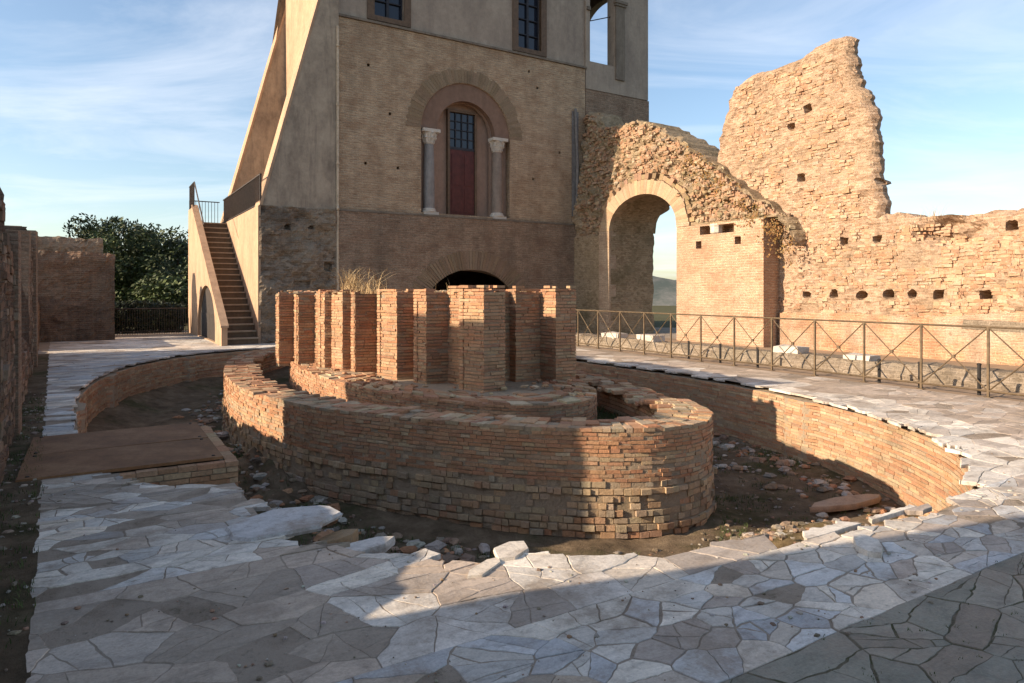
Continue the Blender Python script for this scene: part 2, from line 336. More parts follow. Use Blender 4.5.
def at(P, S, s):
    s = max(0, min(S[-1], s)); lo, hi = 0, len(S)-1
    while hi-lo > 1:
        m = (lo+hi)//2
        if S[m] <= s: lo = m
        else: hi = m
    d = S[hi]-S[lo]; t = 0 if d < 1e-9 else (s-S[lo])/d
    return P[lo].lerp(P[hi], t)
RED = [(.44, .225, .125), (.47, .25, .14), (.41, .20, .11), (.48, .28, .165), (.38, .205, .12), (.47, .31, .185), (.45, .25, .145), (.33, .18, .11)]
TAN = [(.46, .335, .205), (.49, .35, .215), (.43, .28, .165), (.46, .25, .14), (.41, .31, .205), (.50, .39, .255), (.40, .23, .135), (.36, .28, .19)]
def courses(mb, pts, z0, z1f, pitch, length, pal, depth=.11, prot=.012, closed=False, side=1, gap=.012, miss=.0, clip=None):
    """lay single bricks along a path; side=1: face on the left of the path"""
    P, S = resample(pts, closed); T = S[-1]; z = z0; row = 0
    while True:
        f = min(1.0, max(0.0, (z-z0)/1.1))
        h = pitch(z) if callable(pitch) else pitch
        if z > z0+20 or z > z1f(0, True)-h*.4: break
        s = -R.uniform(0, length); rowc = R.choice(pal); rowo = R.uniform(-.35, .35)*prot; vg = gap*.45
        while s < T-.02:
            ln = length*R.uniform(.6, 1.35)*(h/.058)**.4
            a, b = max(0, s), min(T, s+ln-vg); s += ln
            if b-a < .035: continue
            if T-b < .05: b = T
            p, q = at(P, S, a), at(P, S, b); mid = at(P, S, (a+b)/2)
            if z+h*.6 > z1f((a+b)/2/T) or R.random() < miss: continue
            if clip and not clip(mid.x, mid.y, z): continue
            t = (q-p)
            if t.length < 1e-4: continue
            t.normalize(); n = Vector((-t.y, t.x))*side
            o = rowo+R.uniform(-prot*.3, prot*.7); zz0 = z+R.uniform(-.003, .003); zz1 = z+h-gap*.9+R.uniform(-.004, .003)
            j = lambda: R.uniform(-.004, .004)
            A, B, Cc, D = p+n*(o+j()), q+n*(o+j()), q-n*depth, p-n*depth
            k_ = R.uniform(.15, .9); c0 = R.choice(pal); c = jit(tuple(x*(1-k_)+y*k_ for x, y in zip(rowc, c0)), .08)
            mb.hexa([(A.x, A.y, zz0+j()), (B.x, B.y, zz0+j()), (Cc.x, Cc.y, zz0), (D.x, D.y, zz0), (A.x, A.y, zz1+j()), (B.x, B.y, zz1+j()), (Cc.x, Cc.y, zz1), (D.x, D.y, zz1)], c, 0)
        z += h; row += 1
def core(mb, pts, inner, z0, zf, closed, mi=1):
    """mortar core between two paths with the same number of points"""
    n = len(pts); vs = []
    for i in range(n):
        t = i/n
        vs += [(*pts[i], z0), (*pts[i], zf(t)), (*inner[i], zf(t)+.004), (*inner[i], z0)]
    fs = []
    for i in range(n if closed else n-1):
        a, b = 4*i, 4*((i+1) % n)
        fs += [(a, b, b+1, a+1), (a+1, b+1, b+2, a+2), (a+2, b+2, b+3, a+3)]
    if not closed: fs += [(0, 1, 2, 3), (4*n-4, 4*n-3, 4*n-2, 4*n-1)]
    mb.add(vs, fs, (1, 1, 1), mi)
def stone(mb, u, v, z, r, c, flat=.7, mi=0):
    """an angular lump"""
    import itertools
    k = R.choice((4, 5, 5, 6)); vs = []; a0 = R.uniform(0, 6)
    ang = [a0+2*pi*q/k+R.uniform(-.3, .3) for q in range(k)]; el = R.uniform(.6, 1.5)
    for lv, (zz, s_) in enumerate(((-.5, .75), (.12, 1.0), (.55, .62))):
        for q in range(k):
            rr = r*s_*R.uniform(.7, 1.2); vs.append((u+rr*cos(ang[q])*el, v+rr*sin(ang[q]), z+r*flat*(zz+R.uniform(-.14, .14))))
    fs = [tuple(range(k))[::-1], tuple(2*k+q for q in range(k))]
    for lv in range(2):
        for q in range(k): fs.append((lv*k+q, lv*k+(q+1) % k, (lv+1)*k+(q+1) % k, (lv+1)*k+q))
    mb.add(vs, fs, c, mi)
def blades(mb, u, v, z, n, spread, h0, h1, wd=.008, lean=.5, c=None):
    for _ in range(n):
        a = R.uniform(0, 2*pi); r = spread*sqrt(R.random()); bu, bv = u+r*cos(a), v+r*sin(a)
        h = R.uniform(h0, h1); d = R.uniform(0, 2*pi); k = R.uniform(.1, 1)*lean*h; w2 = wd*R.uniform(.6, 1.2)
        wx, wy = -sin(d+R.uniform(-.8, .8))*w2, cos(d)*w2; pts = []
        for q in range(4):
            t = q/3; ww = 1-t*.85
            pu, pv, pz = bu+cos(d)*k*t*t, bv+sin(d)*k*t*t, z+h*(t-.25*lean*t*t)
            pts += [(pu-wx*ww, pv-wy*ww, pz), (pu+wx*ww, pv+wy*ww, pz)]
        mb.add(pts, [(0, 1, 3, 2), (2, 3, 5, 4), (4, 5, 7, 6)], c or jit((1, 1, 1), .3), 0)

# ------------------------------------------------------------------ ground, hills
mb = MB(); NTH = 160
rad = [1.012, 1.12, 1.35, 1.8, 3.0, 5.0, 9.0, 16.0, 60.0, 600.0]
vs = []
for k, r in enumerate(rad):
    for i in range(NTH):
        u, v = ell(PIT, 2*pi*i/NTH)
        du, dv = u-C0[0], v-C0[1]
        if k > 3: q = sqrt(du*du+dv*dv); du, dv = du/q*7, dv/q*7
        z = -.0035 if k < 5 else (-.05 if k == 5 else (-8 if k == 6 else -14))
        vs.append((C0[0]+du*r, C0[1]+dv*r, z))
fs = []
for k in range(len(rad)-1):
    for i in range(NTH): fs.append((k*NTH+i, k*NTH+(i+1) % NTH, (k+1)*NTH+(i+1) % NTH, (k+1)*NTH+i))
nin = NTH*4
for f in fs: mb.f.append(list(f)); mb.c.append((1, 1, 1)); mb.m.append(0 if max(f) < NTH*5 else 1)
mb.v = vs
mb.build('ground', [M['bedding'], M['land']], kind='structure')
mb = MB(); vs = []; fs = []; n = 90
for i in range(n+1):
    a = radians(-40)+radians(130)*i/n
    for k, (rr, hh) in enumerate(((800, -14), (900, 1), (1000, 1.6), (1300, -14))):
        z = -14 if hh < 0 else (16+16*fbm(i*.11, k*.3, 2))*hh+fbm(i*1.7, k, 5)*5
        vs.append((rr*cos(a+radians(36)), rr*sin(a+radians(36)), z))
for i in range(n):
    for k in range(3): fs.append((i*4+k, (i+1)*4+k, (i+1)*4+k+1, i*4+k+1))
mb.add(vs, fs); mb.build('hills', M['hill'], kind='structure', smooth=True)

mb = MB(); mb.add([(20, 46, -.12), (70, 110, -.12), (40, 330, -.12), (-20, 330, -.12), (-5, 60, -.12)], [(0, 1, 2, 3, 4)]); mb.box(4, 60, 178, 180, -.2, .9); mb.build('far_terrace', M['pale_ground'], kind='structure')
mb = MB(); mb.box(-.3, 1.04, 4.6, 6.3, -.95, -.0025); mb.box(-.3, .2, 6.305, 7.19, -.95, -.0025); mb.build('pit_bank', M['bedding'], kind='structure')
mb = MB(); mb.add([(uu, vv, -.0015) for vv in (0, 22) for uu in (-.9-.042*vv, -.08-.042*vv)], [(0, 1, 3, 2)]); mb.build('gutter', M['earth'], kind='structure')
mb = MB(); mb.add([(uu, vv, -.0015) for vv in (1, 22) for uu in (11.5+.06*vv, 17.6)], [(0, 1, 3, 2)]); mb.build('earth_strip', M['dust'], kind='structure')
# ------------------------------------------------------------------ pavement of broken slabs (voronoi pieces cut to zones)
def clip_half(poly, px_, py_, nx, ny):            # keep side where (p-p0).n <= 0
    out = []; k = len(poly)
    for i in range(k):
        a, b = poly[i], poly[(i+1) % k]
        da = (a[0]-px_)*nx+(a[1]-py_)*ny; db = (b[0]-px_)*nx+(b[1]-py_)*ny
        if da <= 0: out.append(a)
        if (da < 0 < db) or (db < 0 < da):
            t = da/(da-db); out.append((a[0]+(b[0]-a[0])*t, a[1]+(b[1]-a[1])*t))
    return out
def uedge(v): return -.10-.042*v
WHITE = [(.55, .495, .42), (.59, .53, .45), (.48, .44, .385), (.63, .565, .475), (.42, .395, .36), (.50, .435, .36), (.54, .455, .36), (.38, .355, .32)]
BEIGE = [(.40, .34, .28), (.35, .29, .24), (.44, .385, .32), (.30, .255, .215), (.46, .415, .365), (.37, .33, .30)]
BLUE = [(.42, .41, .40), (.36, .36, .36), (.47, .46, .44), (.31, .305, .30), (.28, .25, .22), (.40, .37, .33), (.34, .30, .265), (.50, .47, .43)]
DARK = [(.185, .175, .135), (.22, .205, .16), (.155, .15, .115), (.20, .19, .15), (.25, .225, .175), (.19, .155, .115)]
PALE = [(.46, .405, .345), (.52, .46, .39), (.42, .36, .30), (.55, .51, .45)]
pv = MB()
def crack(poly, rr, p, depth):
    if depth == 0 or rr.random() > p: return [poly]
    cx = sum(q[0] for q in poly)/len(poly); cy = sum(q[1] for q in poly)/len(poly)
    ex = max(q[0] for q in poly)-min(q[0] for q in poly); ey = max(q[1] for q in poly)-min(q[1] for q in poly)
    if min(ex, ey) < .12: return [poly]
    a = rr.uniform(0, pi); nx, ny = cos(a), sin(a); cx += rr.uniform(-.15, .15)*ex; cy += rr.uniform(-.15, .15)*ey
    A, B = clip_half(poly, cx, cy, nx, ny), clip_half(poly, cx, cy, -nx, -ny)
    if len(A) < 3 or len(B) < 3: return [poly]
    return crack(A, rr, p*.8, depth-1)+crack(B, rr, p*.8, depth-1)
def lay_zone(u0, u1, v0, v1, su, sv, pal, gap, zj, seed, k0=1.0, jag=(-.006, .02), skip=0.0, split=.4, tilt=.004, pt=9):
    rr = random.Random(seed); nu, nv = max(1, round((u1-u0)/su)), max(1, round((v1-v0)/sv)); pts = []
    for i in range(nu):
        for j in range(nv):
            pts.append((u0+(i+.5+rr.uniform(-.8, .8))*(u1-u0)/nu, v0+(j+.5+rr.uniform(-.8, .8))*(v1-v0)/nv))
    pts = [p for p in pts if rr.random() > .12 and u0 < p[0] < u1 and v0 < p[1] < v1]
    P = np.array(pts)
    for i, (a, b) in enumerate(pts):
        d = ((P[:, 0]-a)/su)**2+((P[:, 1]-b)/sv)**2; order = np.argsort(d)[1:24]
        poly = [(u0, v0), (u1, v0), (u1, v1), (u0, v1)]
        for q in order:
            x, y = pts[q]; poly = clip_half(poly, (x+a)/2, (y+b)/2, (x-a)/su**2, (y-b)/sv**2)
            if len(poly) < 3: break
        poly = clip_half(poly, uedge(b), b, -1, -.042)
        if len(poly) < 3: continue
        ptc = fbm(a*1.05+7, b*1.3, 50) > pt and a < 1.7
        if rr.random() < skip or (ptc and rr.random() < .3): continue
        base = pal(a, b, rr) if callable(pal) else pal[rr.randrange(len(pal))]
        if ptc: base = rr.choice(((.33, .265, .20), (.30, .245, .19), (.36, .29, .225), (.28, .23, .18)))
        lim0 = k0+rr.uniform(*jag); z0 = rr.uniform(-zj, zj)
        for pc in crack(poly, rr, split, 2): slab_piece(pc, base, gap*(.35 if ptc else 1), z0+rr.uniform(-.0015, .0015), lim0, rr, (u0, u1, v0, v1), tilt)
def slab_piece(poly, base, gap, z, lim, rr, zone, tilt):
    u0, u1, v0, v1 = zone; dense = []; k = len(poly)
    for q in range(k):
        p0, p1 = poly[q], poly[(q+1) % k]; ln = math.hypot(p1[0]-p0[0], p1[1]-p0[1])
        if ln < .012: continue
        far = math.hypot((p0[0])*1.0, p0[1]) > 11; m = max(1, min(12, int(ln/(.12 if far else .035))))
        for t in range(m): dense.append((p0[0]+(p1[0]-p0[0])*t/m, p0[1]+(p1[1]-p0[1])*t/m))
    if len(dense) < 3: return
    onb = lambda p: abs(p[0]-u0) < 1e-4 or abs(p[0]-u1) < 1e-4 or abs(p[1]-v0) < 1e-4 or abs(p[1]-v1) < 1e-4
    nz_ = lambda p, f, s_: noise.noise(Vector((p[0]*f, p[1]*f, s_)))
    wp = []
    for p in dense:
        kk = .3 if onb(p) else 1.0
        wp.append((p[0]+kk*(.030*nz_(p, 3.1, 1)+.011*nz_(p, 17, 4)+.004*nz_(p, 45, 5)), p[1]+kk*(.030*nz_(p, 3.1, 7)+.011*nz_(p, 17, 8)+.004*nz_(p, 45, 9))))
    ins = 0; cut = []
    for p in wp:
        e = enorm(*p)
        if 4.1 < p[1] < 7.3 and p[0] < 3.0:
            ed = 1.12-.95*min(1, max(0, (p[1]-6.15)/.7))+(lim-1)*5+.5*max(0, 4.9-p[1])+.03*nz_(p, 7, 2)
            if p[0] > ed and e < lim: ins += 1; cut.append((ed, p[1]))
            else: cut.append(p)
        elif e < lim:
            ins += 1; r = lim/max(e, .3)*(1+.004*nz_(p, 9, 3)+.0025*nz_(p, 31, 3)); cut.append((C0[0]+(p[0]-C0[0])*r, C0[1]+(p[1]-C0[1])*r))
        else: cut.append(p)
    if ins >= len(wp)*.6: return
    cx = sum(p[0] for p in cut)/len(cut); cy = sum(p[1] for p in cut)/len(cut)
    area = abs(sum(cut[q][0]*cut[(q+1) % len(cut)][1]-cut[(q+1) % len(cut)][0]*cut[q][1] for q in range(len(cut))))/2
    if area < .002: return
    tx, ty = rr.uniform(-tilt, tilt), rr.uniform(-tilt, tilt)
    if ins and cy < 5.5: z += .003
    def ring(sh, dz):
        o = []
        for p in cut:
            d = math.hypot(p[0]-cx, p[1]-cy) or 1e-3; f = max(.3, 1-sh/d)
            X, Y = cx+(p[0]-cx)*f, cy+(p[1]-cy)*f; o.append((X, Y, z+dz+(X-cx)*tx+(Y-cy)*ty))
        return o
    g_ = gap*rr.choice((.25, .4, .6, 1.0, 1.7)); r0, r1, r2 = ring(g_, -.034), ring(g_, -.0035), ring(g_+.0035, 0)
    m = len(cut); fs = [tuple(2*m+q for q in range(m))]
    for lv in range(2):
        for q in range(m): fs.append((lv*m+q, lv*m+(q+1) % m, (lv+1)*m+(q+1) % m, (lv+1)*m+q))
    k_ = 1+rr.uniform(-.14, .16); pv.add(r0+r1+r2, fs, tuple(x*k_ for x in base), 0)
DUST = [(.36, .285, .22), (.40, .32, .25), (.33, .265, .205), (.38, .31, .25)]
def pal_b(a, b, rr): return rr.choice(DUST+BEIGE[:2]) if a < .3+2.2*rr.random() else tuple(x*1.12 for x in rr.choice(WHITE[:4]+WHITE[:4]+BEIGE[2:5]))  # slab colour raised where the sunlit wedge falls, standing in for stronger sun
def pal_r(a, b, rr): return rr.choice(WHITE[:4]+PALE[1:]) if enorm(a, b) < 1.13 else rr.choice(DUST+PALE[:1])
def pal_a(a, b, rr): return rr.choice(WHITE+WHITE[:4]+BLUE[:3]+BEIGE[:4])
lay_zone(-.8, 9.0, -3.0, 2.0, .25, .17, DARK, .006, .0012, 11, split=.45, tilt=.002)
lay_zone(-.8, 13.0, 2.0, 2.85, .20, .135, pal_a, .006, .0018, 12, 1.0, (-.02, .01), .03, .35, pt=.34)
lay_zone(-.8, 5.4, 2.85, 4.4, .36, .26, pal_b, .003, .0018, 13, 1.0, (-.03, .0), .02, .75, pt=.14)
lay_zone(5.4, 11.9, 2.85, 6.6, .34, .20, pal_r, .003, .0015, 14, 1.0, (-.022, .004), .04, .5, .003)
lay_zone(-1.0, 2.3, 4.4, 7.25, .25, .145, BLUE+WHITE+WHITE+DUST[:3], .005, .002, 15, 1.0, (-.03, .01), .06, .5, pt=.16)
lay_zone(-1.8, 3.5, 9.38, 22.2, .62, .26, WHITE+BLUE, .006, .003, 16, 1.0, (0, .010), .08)
lay_zone(-2.5, 6.0, 22.2, 28.5, .8, .5, WHITE+PALE, .008, .003, 19, 1.0, (0, .01), .05)
lay_zone(3.5, 12.0, 19.6, 22.2, .8, .6, PALE, .008, .003, 17, 1.0, (0, .01))
lay_zone(8.6, 12.0, 6.6, 19.6, .48, .36, pal_r, .003, .001, 18, 1.0, (-.003, .008), .14, .5, .002)
mb = MB(); mb.add([(uu, vv, -.0026) for vv in (-3, 1.995) for uu in (-.02, 9.0)], [(0, 1, 3, 2)]); mb.build('mossy_ground', M['moss'], kind='structure')
pv.build('pavement', M['slab'], kind='structure', fix=False)

mb = MB()
for _ in range(1500):
    v = 1.9+abs(R.gauss(0, 2.0)); u = R.uniform(uedge(v)-.15, 8.5 if v < 6 else 1.5)
    if enorm(u, v) < 1.0 and not (u < 1.0 and v < 6): continue
    if fbm(u*1.05+7, v*1.3, 50) < R.uniform(-.25, .35): continue
    q = .004+.016*R.random()**3; stone(mb, u, v, .002, q, jit(R.choice([(.45, .40, .34), (.30, .24, .18), (.52, .47, .40), (.22, .17, .12), (.38, .24, .16)]), .2), .7)
for _ in range(260):
    v = R.uniform(3, 14); u = uedge(v)-R.uniform(.02, .28); q = .006+.03*R.random()**2.5; stone(mb, u, v, .002, q, jit(R.choice([(.30, .24, .18), (.20, .15, .11), (.40, .35, .29)]), .25), .6)
mb.build('gravel', [bpy.data.materials['stone']], kind='stuff')
mb = MB()
for _ in range(500):
    v = R.uniform(3, 13); u = uedge(v)-R.uniform(-.01, .3)
    if fbm(u*3, v*1.5, 4) > -.05: blades(mb, u, v, 0, 5, .04, .015, .06, .003, .8)
for _ in range(420):
    v = R.uniform(.6, 2.02); u = R.uniform(2, 7)
    if fbm(u*2.2, v*2.2, 14) > .05: blades(mb, u, v, 0, 4, .02, .006, .02, .002, .8)
mb.build('weeds', M['grassblade'], kind='stuff')
# ------------------------------------------------------------------ the pit: lining wall, floor, rubble
NE = 360
steps_ = [(radians(200), radians(206)), (radians(176), radians(181)), (radians(150), radians(154)), (radians(-34), radians(-29)), (radians(120), radians(124))]
def pit_path(k):
    out = []
    for i in range(NE):
        th = 2*pi*i/NE; e = 0
        for a, b in steps_:
            if a < (th if th < pi*1.75 or a > 0 else th-2*pi) < b: e = -.10
        out.append(ell(PIT, th, k=k+e+.03*fbm(cos(th)*6, sin(th)*6, 1)))
    return out
t = thing('pit_wall', 'oval thin brick lining wall of the sunken pit beneath the pavement edge', 'brick wall')
mb = MB(); pth = pit_path(0)
courses(mb, pth, -1.15, lambda s_, q=False: -.045, .047, .2, RED+TAN+TAN, .10, .010, True, 1, .011, .015)
core(mb, pit_path(.007), pit_path(.5), -1.2, lambda t_: -.075, True)
mb.build('lining', [M['laid'], M['mortar']], t)

def floor_z(u, v):
    e = enorm(u, v); z = -.94-.14*max(0, min(1, (u-6.0)/1.5))+.05*fbm(u*1.1, v*1.1, 3)+.02*fbm(u*4, v*4, 8)
    near = max(0, 1-math.hypot((u-4.9)/2.4, (v-3.45)/1.2)); z += .52*near**.7*(.9+.22*fbm(u*2.0, v*2.0, 4))
    z += (.22 if u < 5 else .05)*max(0, e-.86)/.14
    dl = max(0, 1-math.hypot((u-2.0)/1.0, (v-10.5)/3.2)); z += .30*dl*(1+fbm(u*3, v*3, 2))
    return min(z, -.13)
mb = MB(); vs = []; fs = []; nr, na = 64, 280
for k in range(nr+1):
    t_ = k/nr
    for i in range(na):
        th = 2*pi*i/na; a = (RING[0]-1.2+(PIT[0]+.06-RING[0]+1.2)*t_, RING[1]-1.6+(PIT[1]+.06-RING[1]+1.6)*t_)
        u, v = ell(a, th); vs.append((u, v, floor_z(u, v)))
for k in range(nr):
    for i in range(na): fs.append((k*na+i, k*na+(i+1) % na, (k+1)*na+(i+1) % na, (k+1)*na+i))
mb.add(vs, fs); mb.build('pit_floor', M['earth'], kind='structure', smooth=True)

mb = MB(); vs = []; n1_ = 60
def mound_z(u, v):
    k = max(0, 1-math.hypot((u-4.75)/2.3, (v-3.6)/.85)); return floor_z(u, v)+(.13*min(1, k*2.2)**.8*(1+.35*fbm(u*2.0, v*2.6, 14)+.14*fbm(u*9, v*9, 4)) if k > 0 else -.1)
for i in range(n1_+1):
    for j in range(31):
        u, v = 2.4+4.7*i/n1_, 2.72+1.9*j/30; vs.append((u, v, min(-.03, mound_z(u, v))))
mb.add(vs, [(i*31+j, (i+1)*31+j, (i+1)*31+j+1, i*31+j+1) for i in range(n1_) for j in range(30)]); mb.build('earth_mound', M['mound'], kind='structure', smooth=True)
mb = MB()
def scatter(n, test, r0, r1, pal, tries=40000):
    k = 0
    for _ in range(tries):
        if k >= n: break
        th = R.uniform(0, 2*pi); t_ = R.random(); a = (RING[0]+.1+(PIT[0]-.15-RING[0])*t_, RING[1]+.1+(PIT[1]-.15-RING[1])*t_)
        u, v = ell(a, th)
        if R.random() > test(u, v): continue
        r = r0+(r1-r0)*R.random()**2.6; stone(mb, u, v, (max(floor_z(u, v), min(-.05, mound_z(u, v))) if 2.6 < u < 7 and v < 4.5 else floor_z(u, v))+r*.15, r, jit(R.choice(pal), .12), R.uniform(.5, .9)); k += 1
GREY = [(.31, .265, .215), (.42, .375, .32), (.23, .185, .145), (.50, .45, .385), (.27, .19, .135), (.34, .235, .165)]
EARTHY = [(.27, .20, .135), (.22, .165, .11), (.33, .26, .185), (.30, .185, .12), (.28, .24, .19), (.40, .35, .29)]
scatter(900, lambda u, v: max(0, 1-math.hypot((u-5.0)/2.6, (v-3.75)/1.0)), .012, .07, EARTHY+EARTHY+EARTHY)
scatter(170, lambda u, v: 1.0*(8.0 < u and 5 < v < 10.5)*max(0, 1-abs(enorm(u, v)-.86)/.16), .03, .13, GREY)
scatter(420, lambda u, v: 1.0*(u < 3.4 and v > 5)*max(0, 1-abs(enorm(u, v, RING)-1.08)/.2), .025, .11, GREY+RED[:3])
scatter(1500, lambda u, v: 1.0*(v < 11), .008, .045, GREY[:1]+EARTHY+EARTHY)
scatter(260, lambda u, v: 1.0*(u > 6.5 and v < 9)*(enorm(u, v) > .84), .02, .10, GREY+RED)
mb.build('rubble', M['stone'], kind='stuff')

mb = MB()
def weeds(n, test, h0, h1, zf):
    k = 0
    for _ in range(60000):
        if k >= n: break
        u, v = R.uniform(-.3, 10.4), R.uniform(2.6, 20)
        if R.random() > test(u, v): continue
        blades(mb, u, v, zf(u, v), 5, .04, h0, h1, .004, .7); k += 1
inpit = lambda u, v: 1.0*(enorm(u, v) < .98 and enorm(u, v, RING) > 1.04)
weeds(2400, lambda u, v: inpit(u, v)*max(0, fbm(u*1.1, v*1.1, 6)+.1)*(v < 11), .02, .085, floor_z)
weeds(1800, lambda u, v: 1.0*(u > 5.9 and enorm(u, v, (2.5, 6.3)) < 1 and enorm(u, v, (1.9, 5.0)) > 1.02), .03, .10, lambda u, v: -.26)
mb.build('grass', M['grassblade'], kind='stuff')

# ------------------------------------------------------------------ the oval fountain
t = thing('oval_fountain', 'ruined oval brick fountain with stepped walls and tall niched core in the pit', 'fountain', (C0[0], C0[1], -.95))
def ringtop(s_, q=False):
    if q: return .21
    th = 2*pi*s_; k = .20+.018*fbm(cos(th)*7, sin(th)*7, 2)
    if 1.55 < th < 2.6: k -= .10*max(0, fbm(th*4, 1, 3)+.5)
    return k
mb = MB(); n = 300
path = ring_pts(0, n)
courses(mb, path, -.95, lambda s_, q=False: -.34, lambda z: .076, .105, TAN+[(.46, .29, .17), (.40, .33, .25)], .12, .05, True, -1, .018, .03)
courses(mb, path, -.36, ringtop, lambda z: .044, .14, RED+RED+TAN, .13, .015, True, -1, .010, .015)
# capping bricks laid across the wall
P, S = resample(path, True); s_ = 0
while s_ < S[-1]:
    wd = R.uniform(.08, .17); p, q = at(P, S, s_), at(P, S, min(S[-1], s_+wd-.012)); s_ += wd
    tt = (q-p)
    if tt.length < .02: continue
    tt.normalize(); nn = Vector((-tt.y, tt.x)); d = 0.0
    while d < .44:
        dd = R.uniform(.14, .26); zt = ringtop(s_/S[-1])+R.uniform(-.012, .012)
        if R.random() > .06:
            a, b = p+nn*d, q+nn*d; c_, e_ = q+nn*(d+dd-.012), p+nn*(d+dd-.012)
            mb.hexa([(x.x, x.y, zt-.05) for x in (a, b, c_, e_)]+[(x.x+R.uniform(-.004, .004), x.y, zt+R.uniform(-.005, .005)) for x in (a, b, c_, e_)], jit(R.choice(RED[2:]+TAN), .09), 0)
        d += dd
inn = ring_pts(-.46, n)
courses(mb, inn, -.36, lambda s_, q=False: .15, .062, .25, RED+TAN, .08, .012, True, 1, .012, .004)
core(mb, ring_pts(-.006, n), ring_pts(-.43, n), -1.0, lambda t_: ringtop(t_)-.03, True)
ring_o = mb.build('outer_ring', [M['laid'], M['mortar']], t)
# channel floor and middle step
mb = MB(); a1 = ring_pts(-.35, 120)
mb.add([(C0[0], C0[1], -.2)]+[(*p, -.28+.05*fbm(p[0]*2, p[1]*2)) for p in a1], [(0, i+1, (i+1) % 120+1) for i in range(120)])
mb.build('channel_bed', M['earth'], t)
TC = (5.15, 12.05); TI = (1.9, 5.0); TZ = .25
mb = MB(); path = [ell(TI, 2*pi*i/n, TC) for i in range(n)]
tt_ = lambda s_, q=False: TZ+.01 if q else TZ-.01+.015*fbm(cos(2*pi*s_)*6, sin(2*pi*s_)*6, 5)
courses(mb, path, -.30, tt_, .041, .16, RED+RED+TAN[:4], .2, .014, True, -1, .012, .015)
inn = [ell((.5, 3.0), 2*pi*i/n, TC) for i in range(n)]
core(mb, [ell(TI, 2*pi*i/n, TC, -.007) for i in range(n)], inn, -.35, lambda t_: TZ-.035, True)
P, S = resample(path, True); s_ = 0
while s_ < S[-1]:
    wd = R.uniform(.12, .3); p, q = at(P, S, s_), at(P, S, min(S[-1], s_+wd-.014)); s_ += wd; d = .0; k_ = (Vector(TC)-p).normalized()
    while d < .75:
        dd = R.uniform(.12, .28); zt = TZ+R.uniform(-.025, .012)
        if R.random() > .22:
            a, b, c_, e_ = p+k_*d, q+k_*d, q+k_*(d+dd-.014), p+k_*(d+dd-.014)
            mb.hexa([(x.x, x.y, zt-.06) for x in (a, b, c_, e_)]+[(x.x, x.y, zt+R.uniform(-.008, .008)) for x in (a, b, c_, e_)], jit(R.choice(RED+TAN), .09), 0)
        d += dd
for _ in range(160):                               # crumbs of brick lying on the step
    th = R.uniform(0, 2*pi); k = R.uniform(.72, .97); stone(mb, TC[0]+TI[0]*k*cos(th), TC[1]+TI[1]*k*sin(th), TZ+.01, R.uniform(.015, .06), jit(R.choice(RED+TAN), .12), .7, 0)
mb.build('middle_step', [M['laid'], M['mortar']], t)
# niched core
def side(v): return 4.75-(v-8.45)*.272
piers = [(8.5, 9.0), (9.73, 10.03), (10.45, 10.97), (11.6, 11.72), (11.98, 12.32), (12.55, 12.77), (13.46, 13.6), (14.2, 14.32)]
pl = []
pl += [(6.7, 10.4), (6.58, 10.4), (6.58, 8.78), (6.2, 8.80), (6.19, 9.22), (5.72, 9.22), (5.72, 9.40), (5.10, 9.34), (5.10, 8.52)]
deps = [.36, .29, .38, .18, .13, .30, .28]
for i, (a, b) in enumerate(piers):
    pl += [(side(a), a), (side(b), b)]
    if i < len(piers)-1:
        d = deps[i]; pl += [(side(b)+d, b+.03), (side(piers[i+1][0])+d, piers[i+1][0]-.03)]
pl += [(3.75, 15.1), (4.2, 15.15), (4.2, 15.6), (5.0, 15.9), (5.6, 15.6), (6.5, 15.6), (6.9, 14.5), (6.5, 14.4), (6.5, 13.2), (6.9, 13.1), (6.9, 11.6), (6.6, 11.5)]
mb = MB(); PT = 1.72
def ctop(u, v): return PT+.03-.018*(v-9)+.03*fbm(u*2.2, v*2.2, 4)-.05*max(0, fbm(u*1.3, v*1.3, 9))
m = len(pl)
for i in range(m):
    p, q = pl[i], pl[(i+1) % m]; ln = math.hypot(q[0]-p[0], q[1]-p[1])
    if ln < .02: continue
    zt = ctop((p[0]+q[0])/2, (p[1]+q[1])/2)
    courses(mb, [p, q], TZ-.04, lambda s_, q_=False, zt=zt, i=i: zt if q_ else zt-.09*max(0, fbm(s_*2.5, i*1.7, 3)+.1), .05, .22, RED+RED+TAN[:4], .1, .014, False, 1, .014, .012)
ofs = []
for i in range(m):
    p0, p1, p2 = Vector(pl[i-1]), Vector(pl[i]), Vector(pl[(i+1) % m]); a, b = (p1-p0).normalized(), (p2-p1).normalized(); ar = sum(pl[q][0]*pl[(q+1) % m][1]-pl[(q+1) % m][0]*pl[q][1] for q in range(m)); sg = 1 if ar > 0 else -1
    na, nb = Vector((-a.y, a.x))*sg, Vector((-b.y, b.x))*sg; d = (na+nb)/max(.5, 1+na.dot(nb)); ofs.append((p1.x+d.x*.010, p1.y+d.y*.010))
mb.plate(ofs, [], lambda a, b, d: (a, b, d), TZ-.1, PT-.10, (1, 1, 1), 1)
for _ in range(700):
    u, v = R.uniform(3.2, 6.9), R.uniform(8.6, 15.6)
    inside = False; k = m-1
    for i in range(m):
        if (pl[i][1] > v) != (pl[k][1] > v) and u < (pl[k][0]-pl[i][0])*(v-pl[i][1])/(pl[k][1]-pl[i][1])+pl[i][0]: inside = not inside
        k = i
    if inside: stone(mb, u, v, PT-.085+R.uniform(0, .03), R.uniform(.03, .09), jit(R.choice(RED+TAN), .09), .5, 0)
mb2 = mb.build('niched_core', [M['laid'], M['mortar']], t)
# flip of brick side is irrelevant: bricks straddle the face

